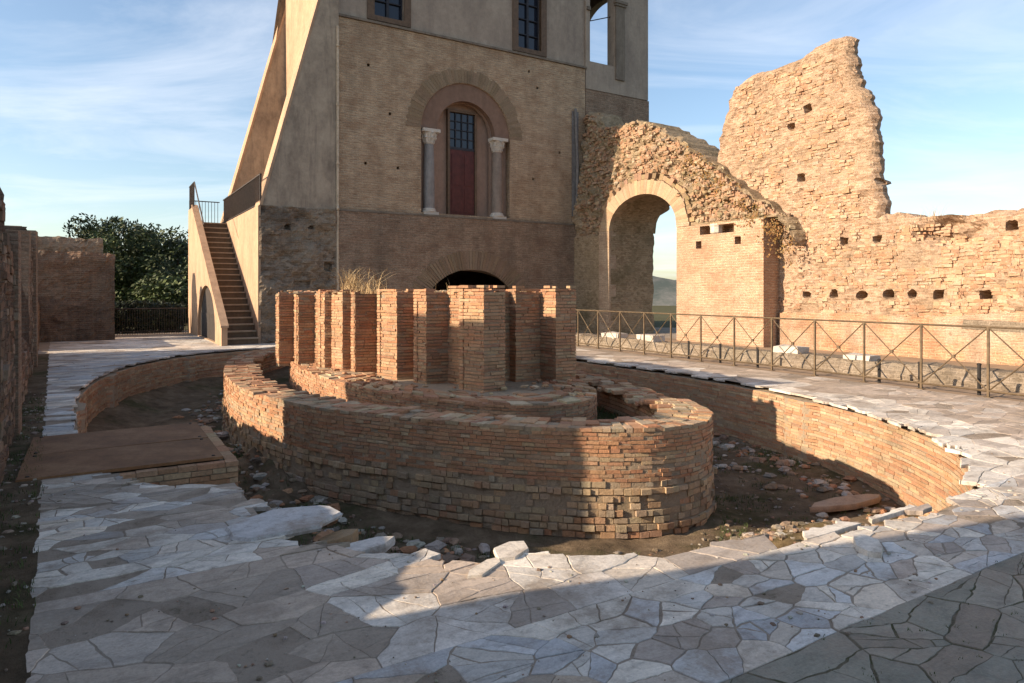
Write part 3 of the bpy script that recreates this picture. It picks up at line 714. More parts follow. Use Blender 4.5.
g_ = thing('dry_grass', 'tuft of dry yellow grass growing on top of the niched brick fountain core', 'grass tuft', (4.15, 12.3, PT-.06))
mb = MB(); 
for k in range(8): blades(mb, 4.05+R.uniform(-.2, .35), 11.7+R.uniform(-.8, 1.2), PT-.1, 18, .12, .10, .34, .006, 1.0, (1, 1, 1))
for k in range(4): blades(mb, 4.1, 12.35+R.uniform(-.35, .3), PT-.1, 46, .16, .3, .66, .006, .85, (1, 1, 1))
for k in range(3): blades(mb, 4.2, 11.4+R.uniform(-.3, .3), PT-.1, 16, .16, .4, .8, .006, 1.5, (1, 1, 1))
for k in range(4): blades(mb, 3.9+R.uniform(-.1, .5), 12.6-k*.28+R.uniform(-.2, .2), PT-.1, 12, .2, .2, .62, .006, 1.7, (1, 1, 1))
blades(mb, 4.7, 9.6, PT-.1, 4, .2, .2, .5, .006, .9, (1, 1, 1))
mb.build('straw', M['straw'], g_)

# ------------------------------------------------------------------ rusty cover on its brick plinth
t = thing('brick_plinth', 'low brick plinth carrying the rusty brown covers at the left pit edge', 'plinth', (.3, 8.3, -.9))
mb = MB(); rect = [(1.22, 7.2), (1.22, 9.30), (-.1, 9.30), (-.1, 7.2)]
for i in range(4):
    courses(mb, [rect[i], rect[(i+1) % 4]], -.95, lambda s_, q=False: -.02, .055, .22, RED+TAN[:3], .1, .012, False, -1)
mb.box(-.09, 1.21, 7.21, 9.29, -1.0, -.045, (1, 1, 1), 1); mb.build('brickwork', [M['laid'], M['mortar']], t)
for i, (v0, v1, lab) in enumerate(((7.30, 8.33, 'nearer flat rusty brown cover panel on the brick plinth'), (8.345, 9.36, 'farther flat rusty brown cover panel on the brick plinth'))):
    t = thing('cover_panel', lab, 'cover', (.25, v0, 0), 'rusty cover panels on the plinth'); mb = MB()
    mb.box(-.58, 1.10, v0, v1, -.012, .016, j=.003); mb.build('plate', M['cover'], t)
    for uu, vv in ((-.5, v0+.07), (1.02, v0+.07), (-.5, v1-.07), (1.02, v1-.07)):
        mb = MB(); mb.lathe(uu, vv, [(.018, .014), (.018, .022), (.010, .026)], 8); mb.build('bolt', M['iron'], t)
    for uu in (-.54, 1.02):
        mb = MB(); mb.box(uu, uu+.05, v0+.02, v1-.02, -.028, -.0125); mb.build('runner', M['iron'], t)

# ------------------------------------------------------------------ loose slabs and stones at the pit edge
def slab_thing(label, u, v, z, r1, r2, rot, th, tilt=(0, 0), cat='stone slab', name='marble_slab', c=None, k=9):
    t = thing(name, label, cat, (u, v, z)); mb = MB(); pts = []
    for q in range(k):
        a = 2*pi*q/k+R.uniform(-.22, .22); x, y = r1*cos(a)*R.uniform(.86, 1.1), r2*sin(a)*R.uniform(.86, 1.1)
        pts.append((x*cos(rot)-y*sin(rot), x*sin(rot)+y*cos(rot)))
    cc = c or R.choice(WHITE[:4]); lv = []
    for sc_, zz in ((1, 0), (1.02, th*.5), (1, th-.012), (.975, th)):
        lv += [(u+x*sc_, v+y*sc_, z+zz+x*tilt[0]+y*tilt[1]) for x, y in pts]
    fs = [tuple(range(k))[::-1], tuple(3*k+q for q in range(k))]
    for l_ in range(3):
        for q in range(k): fs.append((l_*k+q, l_*k+(q+1) % k, (l_+1)*k+(q+1) % k, (l_+1)*k+q))
    mb.add(lv, fs, cc); mb.build('block', M['slab'], t); return t
def slab_at(label, x, y, z, r1, r2, rot, th, **k):
    u, v = px(x, y, z); return slab_thing(label, u, v, z-th, r1, r2, rot, th, **k)
slab_at('large rounded white marble slab overhanging the left pit edge', 283, 520, .022, .42, .28, .25, .04, c=(.42, .41, .40), k=13)
slab_at('small tilted marble slab lying loose between rounded slab and pavement', 364, 545, -.03, .22, .12, .2, .06, tilt=(.05, -.06), c=(.47, .45, .42), k=7)
slab_at('ochre stone lump wedged behind the small tilted slab', 338, 535, -.10, .17, .08, .4, .12, c=(.30, .20, .11), k=7, name='stone_block', cat='stone block')
slab_at('thick pale block set highest on the sunlit near pit edge', 511, 549, .02, .16, .11, .45, .035, c=(.58, .52, .44), k=6, name='stone_block', cat='stone block')
slab_at('long pale stone bar below the highest block at the pit edge', 484, 567, .014, .17, .065, .5, .04, c=(.58, .51, .42), k=6)
slab_at('broken beam of stone lying on the pit floor by the lit lining wall', 848, 500, -.96, .62, .14, -.12, .07, c=(.30, .21, .15), k=8, name='stone_beam', cat='stone beam')
slab_at('pale kerb slab stepping over the pit edge right of the earth heap', 868, 543, .035, .17, .09, .75, .06, c=(.58, .53, .46), k=7)

# ------------------------------------------------------------------ tower building
V0 = 22.9
FR = lambda a, b, d: (a, d, b)                    # plate facing -v : a=u b=z
SD = lambda a, b, d: (d, a, b)                    # plate facing -u : a=v b=z
def arch(cx, hw, z0, zs, rise, n=20):
    return [(cx-hw, z0)]+[(cx-hw*cos(pi*i/n), zs+rise*sin(pi*i/n)) for i in range(n+1)]+[(cx+hw, z0)]
tw = thing('tower_building', 'tall brick and plaster tower house with columned doorway and buttressed side', 'tower', (11, 23, 0))
# lower storey
mb = MB(); lo = arch(12.25, 2.0, .02, 1.75, .73)
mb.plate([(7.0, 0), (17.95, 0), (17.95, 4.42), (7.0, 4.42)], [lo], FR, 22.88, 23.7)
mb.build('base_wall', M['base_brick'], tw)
mb = MB()
for i in range(46):                                # fan of long bricks over the low arch
    a0 = radians(24)+radians(132)*i/46; a1 = a0+radians(132)/46*.82
    def pt(a, r): return (12.25-(2.0+r)*cos(a)*1.02, .72+(1.78+r)*sin(a))
    q = [pt(a0, .01), pt(a1, .01), pt(a1, .72+R.uniform(-.05, .05)), pt(a0, .72+R.uniform(-.05, .05))]
    d = R.uniform(-.012, .012)
    mb.hexa([(x, 22.868+d, z) for x, z in q]+[(x, 22.95, z) for x, z in q], jit(R.choice([(.25, .175, .115), (.225, .155, .10), (.26, .185, .125)]), .10))
mb.build('relieving_arch', M['laid'], tw)
# rough corner mass under the wing
def rough_plate(mb, a0, a1, z0, z1, d, put, amp, res=.12, sd=0, holes=()):
    na, nz = max(2, int((a1-a0)/res)), max(2, int((z1-z0)/res)); vs = []
    for i in range(na+1):
        for j in range(nz+1):
            a, z = a0+(a1-a0)*i/na, z0+(z1-z0)*j/nz
            ed = 0 if i in (0, na) or j == 0 else 1
            q = amp*(fbm(a*.9+sd, z*1.1, sd, 5)+.6*fbm(a*3+sd, z*4, sd, 3))*ed
            for ha, hz, hw, hh, hd in holes:
                if abs(a-ha) < hw and abs(z-hz) < hh: q += hd
            vs.append(put(a, z, d+q))
    mb.add(vs, [(i*(nz+1)+j, (i+1)*(nz+1)+j, (i+1)*(nz+1)+j+1, i*(nz+1)+j+1) for i in range(na) for j in range(nz)])
mb = MB(); rough_plate(mb, 4.5, 7.02, 0, 4.44, 22.84, FR, .16, .07, 3, [(5.4, 3.75, .1, .08, .25), (6.75, 2.5, .12, .12, .3), (6.2, 3.8, .07, .06, .2), (5.9, 1.9, .25, .12, .12)])
mb.box(4.55, 7.1, 23.05, 31, 0, 4.40); mb.build('corner_mass', M['rubble_wall'], tw)
mb = MB(); mb.plate([(22.84, 0), (31, 0), (31, 4.42), (22.84, 4.42)], [], SD, 4.48, 4.56); mb.build('terrace_wall', M['stair_plaster'], tw)
mb = MB(); mb.box(7.0, 17.4, 23.72, 31, 4.0, 4.38); mb.box(17.4, 17.9, 23.72, 31, 0, 4.4); mb.box(7.1, 17.9, 31, 31.4, 0, 16.2); mb.box(17.4, 17.75, 23.6, 31, 4.45, 16); mb.box(6.9, 18, 22.95, 31.2, 16.0, 16.4)
mb.build('shell', M['dark_brick'], tw)
# middle facade with the niche
mb = MB(); ni = arch(12.1, 1.9, 4.56, 7.66, 1.9)
mb.plate([(7.13, 4.5), (17.72, 4.5), (17.72, 11.08), (7.13, 11.08)], [ni]+[[(a-.05, b-.05), (a+.05, b-.05), (a+.05, b+.05), (a-.05, b+.05)] for a, b in ((8.2, 9.6), (9.3, 6.1), (8.1, 6.15), (15.3, 9.9), (16.4, 7.4), (15.1, 6.2), (9.0, 8.0), (14.9, 10.5))], FR, 23.0, 23.5)
mb.build('facade', M['tower_brick'], tw)
mb = MB()
for i in range(54):                                # brick fan round the niche
    a0 = pi*i/54; a1 = a0+pi/54*.93; r0, r1 = 1.905, 2.45+R.uniform(-.06, .06); d = R.uniform(-.008, .008)
    q = [(12.1-r*cos(a), 7.66+r*sin(a)) for a, r in ((a0, r0), (a1, r0), (a1, r1), (a0, r1))]
    mb.hexa([(x, 22.99+d, z) for x, z in q]+[(x, 23.06, z) for x, z in q], jit(R.choice([(.265, .19, .125), (.25, .178, .115), (.275, .198, .13)]), .06))
mb.build('niche_voussoirs', M['laid'], tw)
mb = MB(); no = 26
for i in range(no):
    a0, a1 = pi*i/no, pi*(i+1)/no
    q = [(12.1-r*cos(a), 7.66+r*sin(a)) for a, r in ((a0, 1.24), (a1, 1.24), (a1, 1.93), (a0, 1.93))]
    mb.hexa([(x, 23.05, z) for x, z in q]+[(x, 23.31, z) for x, z in q])
mb.build('archivolt', M['pink_plaster'], tw)
mb = MB(); mb.plate([(9.9, 4.4), (14.3, 4.4), (14.3, 10), (9.9, 10)], [arch(12.1, 1.17, 4.5, 7.70, 1.17)], FR, 23.32, 23.44); mb.build('niche_wall', M['beige_plaster'], tw)
mb = MB(); mb.plate([(10.6, 4.4), (13.4, 4.4), (13.4, 9.4), (10.6, 9.4)], [], FR, 23.53, 23.62); mb.build('tympanum', M['beige_plaster'], tw)
# door
dr = MB(); dr.plate([(11.47, 4.48), (12.73, 4.48), (12.73, 8.62), (11.47, 8.62)], [[(11.56, 4.56), (12.64, 4.56), (12.64, 8.53), (11.56, 8.53)]], FR, 23.38, 23.525)
door = dr.build('door', M['frame_brown'], tw)
mb = MB()
for k in range(2):
    u0 = 11.57+k*.535; mb.box(u0, u0+.53, 23.43, 23.48, 4.56, 7.10)
    for z0, z1 in ((4.72, 5.6), (5.75, 6.95)): mb.box(u0+.09, u0+.44, 23.412, 23.435, z0, z1)
mb.build('leaf', M['door_red'], door)
mb = MB(); mb.box(11.56, 12.64, 23.42, 23.49, 7.10, 7.20)
for k in range(1, 4): mb.box(11.56+k*.27-.018, 11.56+k*.27+.018, 23.435, 23.475, 7.2, 8.53)
for k in range(1, 4): mb.box(11.56, 12.64, 23.44, 23.47, 7.2+k*.333-.015, 7.2+k*.333+.015)
mb.build('fanlight_bars', M['mullion'], door)
mb = MB(); mb.box(11.56, 12.64, 23.485, 23.50, 7.2, 8.53); mb.build('pane', M['glass'], door)
for k, uu in enumerate((10.6, 13.52)):
    mb = MB(); mb.lathe(uu, 23.2, [(.21, 4.74), (.215, 5.0), (.20, 6.3), (.175, 7.12)], 20); sh = mb.build('column', M['column' if k == 0 else 'column_brown'], tw, smooth=False)
    mb = MB(); mb.box(uu-.29, uu+.29, 22.95, 23.31, 4.50, 4.60); mb.lathe(uu, 23.2, [(.28, 4.6), (.29, 4.64), (.25, 4.68), (.26, 4.71), (.215, 4.75)], 20); mb.build('base', M['white_marble'], sh)
    mb = MB(); mb.lathe(uu, 23.2, [(.175, 7.12), (.20, 7.15), (.19, 7.2), (.25, 7.36), (.235, 7.38), (.31, 7.54)], 16)
    for q in range(8):
        a = 2*pi*q/8
        for rr, z0, z1 in ((.20, 7.18, 7.36), (.24, 7.34, 7.53)):
            mb.tube([(uu+rr*cos(a), 23.2+rr*sin(a), z0), (uu+(rr+.03)*cos(a), 23.2+(rr+.03)*sin(a), z1-.05), (uu+(rr+.09)*cos(a), 23.2+(rr+.09)*sin(a), z1)], .045, 6)
    mb.box(uu-.34, uu+.34, 22.9, 23.31, 7.54, 7.655); mb.build('capital', M['white_marble'], sh)
# ledges
mb = MB(); mb.plate([(7.0, 4.425), (17.9, 4.425), (17.9, 4.49), (7.0, 4.49)], [], FR, 22.86, 23.74); mb.build('door_ledge', M['stone_trim'], tw)
mb = MB(); mb.plate([(6.6, 11.09), (17.78, 11.09), (17.78, 11.17), (6.6, 11.17)], [], FR, 22.94, 23.6); mb.build('cornice', M['stone_trim'], tw)
# upper storey
wins = [(8.44, 9.56), (14.42, 15.52)]
mb = MB(); mb.plate([(7.13, 11.205), (17.75, 11.205), (17.75, 16), (7.13, 16)], [[(a, 11.42), (b, 11.42), (b, 13.9), (a, 13.9)] for a, b in wins], FR, 23.08, 23.5)
mb.build('upper_wall', M['plaster'], tw)
for a, b in wins:
    mb = MB(); mb.plate([(a-.26, 11.24), (b+.26, 11.24), (b+.26, 14.15), (a-.26, 14.15)], [[(a, 11.42), (b, 11.42), (b, 13.9), (a, 13.9)]], FR, 23.03, 23.2)
    wn_ = mb.build('window', M['frame_brown'], tw)
    mb = MB(); c_ = (a+b)/2; mb.box(c_-.05, c_+.05, 23.22, 23.3, 11.42, 13.9)
    for k in range(1, 4): mb.box(a, b, 23.23, 23.29, 11.42+k*.62-.02, 11.42+k*.62+.02)
    for e in (a, b-.05): mb.box(e, e+.05, 23.22, 23.3, 11.42, 13.9)
    mb.build('sash', M['mullion'], wn_)
    mb = MB(); mb.box(a, b, 23.305, 23.32, 11.42, 13.9); mb.build('pane', M['glass'], wn_)
# side wall and sloping wings
mb = MB(); mb.box(7.10, 7.5, 23.5, 31, 4.45, 16); mb.build('side_wall', M['stair_plaster'], tw)
def wu(z): return 4.62+(z-4.42)*(6.62-4.62)/(11.9-4.42)
for k, (v0, th) in enumerate(((22.93, .75), (30.4, .75))):
    mb = MB(); mb.plate([(wu(4.42), 4.43), (7.125, 4.43), (7.125, 15.9), (wu(15.9), 15.9), (wu(11.9), 11.9)], [], FR, v0, v0+th); wg = mb.build('buttress', M['wing_plaster'], tw)
    mb = MB(); z0, z1 = 4.43, 15.9
    mb.hexa([(wu(z0)-.09, v0-.02, z0), (wu(z0)-.004, v0-.02, z0), (wu(z0)-.004, v0+th+.03, z0), (wu(z0)-.09, v0+th+.03, z0), (wu(z1)-.09, v0-.02, z1), (wu(z1)-.004, v0-.02, z1), (wu(z1)-.004, v0+th+.03, z1), (wu(z1)-.09, v0+th+.03, z1)])
    mb.build('coping', M['stair_plaster'], wg)
# downpipes
mb = MB(); mb.tube([(7.06, 22.86, .3), (7.06, 22.86, 4.4), (7.06, 22.80, 4.47), (7.08, 22.90, 4.6), (7.08, 22.90, 10.7)], .045, 8)
for z in (1.2, 2.8, 4.2, 6, 8, 10): mb.tube([(7.07, 22.87, z), (7.07, 22.87, z+.05)], .06, 8)
mb.build('drainpipe', M['pipe'], tw)
mb = MB(); rough_plate(mb, 17.0, 17.35, 4.55, 9.2, 22.97, FR, .03, .08, 5); mb.tube([(17.2, 22.9, 4.5), (17.25, 22.9, 7), (17.15, 22.92, 9.3)], .06, 8); mb.build('lead_pipe', M['dark_pipe'], tw)
# brick corner and loggia on the right
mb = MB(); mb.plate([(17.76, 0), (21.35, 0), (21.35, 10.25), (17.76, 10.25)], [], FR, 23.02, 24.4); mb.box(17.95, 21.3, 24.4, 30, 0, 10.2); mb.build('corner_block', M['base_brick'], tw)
mb = MB(); mb.plate([(17.76, 10.27), (21.28, 10.27), (21.28, 16), (17.76, 16)], [arch(18.66, .68, 11.46, 14.7, .72)], FR, 23.0, 23.5)
mb.plate([(23.51, 10.27), (29.8, 10.27), (29.8, 16), (23.51, 16)], [arch(25.9, 1.7, 11.3, 14.4, 1.3)], SD, 20.9, 21.26); mb.box(17.8, 21.2, 23.5, 29.8, 10.27, 10.5); mb.box(17.8, 21.2, 29.8, 30.1, 10.27, 16); mb.box(17.7, 21.4, 22.9, 30.1, 16, 16.3)
mb.build('loggia', M['plaster'], tw)
mb = MB(); mb.box(19.36, 19.86, 22.93, 22.998, 10.9, 14.1); mb.box(19.3, 19.92, 22.88, 22.998, 14.105, 14.2); mb.box(19.26, 19.96, 22.84, 22.998, 14.205, 14.32); mb.box(17.8, 17.97, 22.92, 22.998, 13.6, 13.75); mb.build('pilaster', M['stone_trim'], tw)
mb = MB(); mb.bar((17.9, 23.3, 13.2), (19.4, 23.3, 13.75), .03); mb.build('tie_rod', M['iron'], tw)

# terrace railing
t = thing('terrace_railing', 'dark iron railing of close upright bars along the terrace above the stairs', 'railing', (4.6, 26, 4.42))
mb = MB(); v = 22.95
while v < 30.3: mb.bar((4.58, v, 4.42), (4.58, v, 5.42), .022); v += .11
mb.build('bar', M['iron'], t)['kind'] = 'stuff'
mb = MB(); mb.box(4.55, 4.61, 22.92, 30.3, 5.42, 5.46); mb.box(4.56, 4.60, 22.92, 30.3, 4.50, 4.53); mb.bar((4.58, 22.95, 4.42), (4.58, 22.95, 5.46), .05); mb.build('rail', M['iron'], t)

# ------------------------------------------------------------------ outside staircase
st = thing('staircase', 'long straight outside staircase climbing beside the tower to a terrace', 'staircase', (3.9, 22.6, 0))
NS = 21; RISE = 4.36/NS; RUN = .305; SV = 22.75
mb = MB()
for k in range(NS):
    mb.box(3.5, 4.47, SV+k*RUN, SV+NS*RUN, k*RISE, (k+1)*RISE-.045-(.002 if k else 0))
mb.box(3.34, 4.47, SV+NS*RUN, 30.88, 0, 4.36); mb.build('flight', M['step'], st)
mb = MB()
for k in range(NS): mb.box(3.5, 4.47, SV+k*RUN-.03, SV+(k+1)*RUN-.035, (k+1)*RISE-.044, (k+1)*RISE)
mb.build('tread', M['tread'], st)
def sz(v): return max(0, min(4.36, (v-SV)/RUN*RISE))
mb = MB(); out = [(22.35, 0), (30.9, 0), (30.9, 5.0), (29.6, 5.0), (22.35, .55)]
mb.plate(out, [arch(25.8, 2.15, .03, .38, 1.5)], SD, 3.32, 3.49); par = mb.build('parapet', M['stair_plaster'], st)
mb = MB(); a, b = (22.30, .55), (29.6, 5.03)
mb.hexa([(x, q[0], q[1]+dz) for dz in (.005, .07) for x, q in ((3.29, a), (3.52, a), (3.52, b), (3.29, b))]); mb.build('coping', M['stair_plaster'], par)
mb = MB(); mb.plate(arch(25.8, 2.14, .03, .38, 1.49), [], SD, 3.42, 3.48)
for k in range(12): mb.box(3.40, 3.419, 23.9+k*.32, 23.91+k*.32+.28, .05, .9)
mb.build('door', M['wood_dark'], st)
mb = MB(); v = 29.2
while v < 30.8: mb.bar((3.35, v, 5.0), (3.35, v, 5.95), .02); v += .11
u = 3.35
while u < 4.5: mb.bar((u, 30.8, 4.36), (u, 30.8, 5.4), .018); u += .12
mb.bar((3.35, 30.8, 5.4), (4.5, 30.8, 5.4), .03); mb.bar((3.35, 29.2, 5.95), (3.35, 30.8, 5.95), .035); mb.bar((3.35, 26.5, 4.05), (3.35, 29.2, 5.95), .035); mb.build('landing_rail', M['iron'], st)

# ------------------------------------------------------------------ great ruined wall with arch on the right
def interp(tab, x):
    for (a, b), (c, d) in zip(tab, tab[1:]):
        if a <= x <= c: return b+(d-b)*(x-a)/(c-a)
    return tab[0][1] if x < tab[0][0] else tab[-1][1]
def ruin_grid(mb, v0, v1, base, top, uf, thick, res, cap0=True, cap1=True, mi=0, jag=.10):
    nv = max(2, int((v1-v0)/res)); hm = max(top(v0+(v1-v0)*i/nv) for i in range(nv+1)); nz = max(3, int(hm/res)); F = []; B = []
    for i in range(nv+1):
        v = v0+(v1-v0)*i/nv; b = base(v); h = top(v)+jag*fbm(v*2.7, 3.3, 1, 4)
        for j in range(nz+1):
            z = b+(h-b)*j/nz; rd = .0
            dtop = h-z; u = uf(v, z)
            if dtop < .35: u += math.copysign(1, thick)*(.35-dtop)**2*1.2*(1+fbm(v*2, z*2, 3))
            F.append((u, v+.03*fbm(v*3, z*3, 9), z)); B.append((uf(v, 0 if b < .1 else b)+thick-(.3*(1-min(1, dtop/.5)) if dtop < .5 else 0)+.1*fbm(v*1.5, z*1.5, 20), v, z))
    n = len(F); fs = []; ix = lambda i, j: i*(nz+1)+j
    for i in range(nv):
        for j in range(nz):
            fs.append((ix(i, j), ix(i+1, j), ix(i+1, j+1), ix(i, j+1))); fs.append((n+ix(i, j), n+ix(i, j+1), n+ix(i+1, j+1), n+ix(i+1, j)))
        fs.append((ix(i, nz), ix(i+1, nz), n+ix(i+1, nz), n+ix(i, nz))); fs.append((ix(i, 0), n+ix(i, 0), n+ix(i+1, 0), ix(i+1, 0)))
    for i, on in ((0, cap0), (nv, cap1)):
        if on:
            for j in range(nz): fs.append((ix(i, j), ix(i, j+1), n+ix(i, j+1), n+ix(i, j)))
    mb.add(F+B, fs, (1, 1, 1), mi)
rw = thing('ruined_wall', 'towering sunlit ruined brick wall with an archway and a tall jagged stump', 'ruined wall', (17.5, 14, 0))
topL1 = [(12.5, 3.1), (12.7, 3.5), (13.4, 4.2), (14.5, 5.0), (16, 6.1), (17.3, 6.95), (18.5, 7.75), (19.3, 8.1), (20.0, 8.2), (21.0, 8.35), (21.8, 8.4), (22.1, 9.0), (23.0, 9.3)]
VA0, VA1, ZS, RI = 16.95, 20.5, 4.0, 1.2; VC = (VA0+VA1)/2; HW = (VA1-VA0)/2
abase = lambda v: ZS+RI*sqrt(max(0, 1-((v-VC)/HW)**2))
def uf1(v, z):
    r = .05*fbm(v*1.4, z*1.4, 5, 5)+.045*fbm(v*4, z*5, 2, 3)
    if z < 3.85 and 13.3 < v < VA0+.01: return 17.0+.25*r
    if z < 3.9: return 17.05+r*.5
    return 17.10+max(0, z-5.2)*.16+r*3.2+.22*max(0, fbm(v*1.3, z*1.3, 12))-.05*(fbm(v*7, z*7, 22))
mb = MB(); tl = lambda v: interp(topL1, v)+.16*fbm(v*2.1, 7, 2)
ruin_grid(mb, VA1, 23.0, lambda v: 0, tl, uf1, 2.2, .11, True, False); ruin_grid(mb, VA0, VA1, abase, tl, uf1, 2.2, .11, False, False); ruin_grid(mb, 12.5, VA0, lambda v: 3.87, tl, uf1, 2.2, .10, True, False)
mb.build('arch_mass', M['ruin_top'], rw)
mb = MB(); hl = [(14.35, 3.25, .12), (15.95, 3.2, .12)]
mb.plate([(13.4, 0), (VA0-.002, 0), (VA0-.002, 3.86), (13.4, 3.86)], [[(a-q, b-q), (a+q, b-q), (a+q, b+q), (a-q, b+q)] for a, b, q in hl]+[[(14.5, 3.52), (15.9, 3.52), (15.9, 3.80), (14.5, 3.80)]], SD, 16.98, 17.55)
mb.box(17.55, 19.2, 13.42, VA0-.004, 0, 3.86); mb.build('pier', M['pier_brick'], rw)
mb = MB(); n = 40
for i in range(n):
    a0, a1 = pi*i/n, pi*(i+.97)/n
    def pq(a, r): return (VC-(HW+r)*cos(a), ZS+(RI+r)*sin(a))
    r1 = .54+R.uniform(-.05, .04); q = [pq(a0, .0), pq(a1, .0), pq(a1, r1), pq(a0, r1)]; d = R.uniform(-.004, .004)
    mb.hexa([(16.95+d, x, z) for x, z in q]+[(17.35, x, z) for x, z in q], jit(R.choice([(.39, .275, .18), (.42, .30, .195), (.36, .25, .16)]), .09))
    r2 = r1+.02; r3 = r2+.22+R.uniform(-.1, .06)
    if R.random() > .12:
        q = [pq(a0, r2), pq(a1, r2), pq(a1, r3), pq(a0, r3)]
        mb.hexa([(16.99+d*2, x, z) for x, z in q]+[(17.3, x, z) for x, z in q], jit(R.choice([(.26, .18, .11), (.32, .21, .13)]), .2))
mb.build('arch_ring', M['laid'], rw)
mb = MB(); mb.plate([(VA1+.003, 0), (VA1+.62, 0), (VA1+.62, 3.995), (VA1+.003, 3.995)], [], SD, 16.955, 17.3); mb.plate([(VA0-.6, 3.865), (VA0-.003, 3.865), (VA0-.003, 3.995), (VA0-.6, 3.995)], [], SD, 16.955, 17.3); mb.build('arch_jamb', M['jamb_brick'], rw)
topL2 = [(2, 3.7), (4, 3.5), (5.2, 3.75), (6.7, 3.62), (7.4, 3.5), (8.5, 3.52), (9.3, 3.55), (9.85, 3.72), (16.3, 3.8)]
holes = [(v, 1.58+.06*noise.noise(Vector((v, 0, 0)))) for v in (12.4, 11.55, 10.75, 10.0, 9.42, 8.75, 7.75, 6.85)]+[(11.25, 3.05), (10.35, 3.05), (7.2, 3.15), (6.2, 3.1), (5.0, 3.0), (5.6, 1.6), (12.4, 7.0), (13.0, 6.6), (12.6, 5.0), (10.3, 4.6)]
holes = [(a+.05, b, .085+.03*R.random(), .085) for a, b in holes]
def uf2(v, z):
    r = .07*fbm(v*.9, z*1.0, 15, 5)+.05*fbm(v*3.2, z*4, 12, 4)+.02*fbm(v*9, z*11, 2, 2)
    u = 17.72+r*1.25
    d = max(0, 1-math.hypot((v-8.6)/.9, (z-3.12)/.42)); u += .35*min(1, d*2.2)*(1+.6*fbm(v*4, z*5, 1))
    for a, b, p, q in holes:
        if abs(v-a) < p and abs(z-b) < q: return u+.42
    if z < .75: u += -.02
    return u
mb = MB(); ruin_grid(mb, 2.0, 16.3, lambda v: 0, lambda v: interp(topL2, v), uf2, 1.3, .065, True, True, 0, .07)
VR = [(3.3, 10.15), (3.8, 10.25), (4.85, 10.38), (5.9, 10.45), (6.6, 10.5), (6.75, 10.62), (7.1, 10.7), (7.25, 10.95), (7.9, 11.08), (8.1, 11.05), (8.5, 11.12), (8.9, 11.15)]; VL = [(3.3, 16.3), (6.2, 15.85), (7.3, 15.5), (8.2, 15.15), (8.9, 14.9)]
TT = [(11.0, 8.62), (11.3, 8.80), (11.7, 8.86), (12.1, 8.78), (12.7, 8.58), (13.7, 8.52), (14.5, 8.56), (15.0, 8.3)]
ns, nz = 90, 84; F = []; B = []
for i in range(ns+1):
    for j in range(nz+1):
        q, t_ = i/ns, j/nz; zt = interp(TT, 11.0+4.0*q); z = 3.3+t_*(zt+.06*fbm(q*11, 2, 3)-3.3)
        e = .10*fbm(z*2.6, 1, 7)+.05*fbm(z*8, 3, 7)
        a, b = interp(VR, z)+e, interp(VL, z)+.07*fbm(z*3, 5, 1); v = a+(b-a)*q
        ed = min(q*(b-a), (zt-z)); u = uf2(v, z)+(max(0, .22-ed)**2*4)
        F.append((u, v, z)); B.append((18.3+.1*fbm(v, z, 31)-(max(0, .3-ed)*.6), v, z))
n_ = len(F); fs = []; ix = lambda i, j: i*(nz+1)+j
for i in range(ns):
    for j in range(nz): fs += [(ix(i, j), ix(i+1, j), ix(i+1, j+1), ix(i, j+1)), (n_+ix(i, j), n_+ix(i, j+1), n_+ix(i+1, j+1), n_+ix(i+1, j))]
    fs.append((ix(i, nz), ix(i+1, nz), n_+ix(i+1, nz), n_+ix(i, nz)))
for i in (0, ns):
    for j in range(nz): fs.append((ix(i, j), ix(i, j+1), n_+ix(i, j+1), n_+ix(i, j)))
mb.add(F, []) if False else mb.add(F+B, fs)
mb.build('tall_mass', M['ruin'], rw)
mb = MB()                                          # lower brick facing bands
mb.plate([(2.0, 0), (13.3, 0), (13.3, 1.02), (11, 1.08), (9, 1.0), (7.6, 1.16), (6, 1.25), (4, 1.2), (2, 1.25)], [], SD, 17.58, 17.8); mb.build('brick_footing', M['wall_brick'], rw)
mb = MB(); mb.plate([(6.9, .74), (7.6, .76), (8.25, .78), (8.2, 1.0), (7.4, .99), (6.9, .97)], [], SD, 17.572, 17.6); mb.build('stone_band', M['bench'], rw)
t = thing('marble_fragment', 'white marble block resting in the niche atop the sunlit brick pier', 'marble block', (17.1, 15.3, 3.52)); mb = MB(); mb.lathe(17.12, 15.32, [(.17, 3.53), (.2, 3.56), (.2, 3.74), (.23, 3.80), (.2, 3.84)], 9); mb.build('block', M['white_marble'], t)
def chunks(mb, n, v0, v1, zf0, zf1, uf, mask, pal, seed, big=1.0, sg=1, prot=.014):
    rr = random.Random(seed); k = 0
    for _ in range(n*6):
        if k >= n: break
        v = rr.uniform(v0, v1); lo, hi = zf0(v), zf1(v)-.06
        if hi <= lo: continue
        z = lo+(hi-lo)*rr.random(); z = round(z/.085)*.085+rr.uniform(-.008, .008)
        if rr.random() > mask(v, z): continue
        if any(abs(v-a) < .2 and abs(z-b) < .14 for a, b, p, q in holes): continue
        w_, h_, o = rr.uniform(.05, .125)*big, rr.uniform(.022, .034)*big*rr.choice((1, 1, 1, 1.6)), rr.uniform(-.004, prot)*big
        u = uf(v, z); o *= sg; dp = .1*sg; t_ = rr.uniform(-.12, .12)*w_
        p = [(u-o+rr.uniform(-.006, .006), v-w_, z-h_-t_), (u+dp, v-w_, z-h_-t_), (u+dp, v+w_, z-h_+t_), (u-o+rr.uniform(-.006, .006), v+w_, z-h_+t_), (u-o+rr.uniform(-.006, .006), v-w_*.92, z+h_-t_), (u+dp, v-w_, z+h_-t_), (u+dp, v+w_, z+h_+t_), (u-o+rr.uniform(-.006, .006), v+w_*.92, z+h_+t_)]
        mb.hexa(p, jit(rr.choice(pal), .09)); k += 1
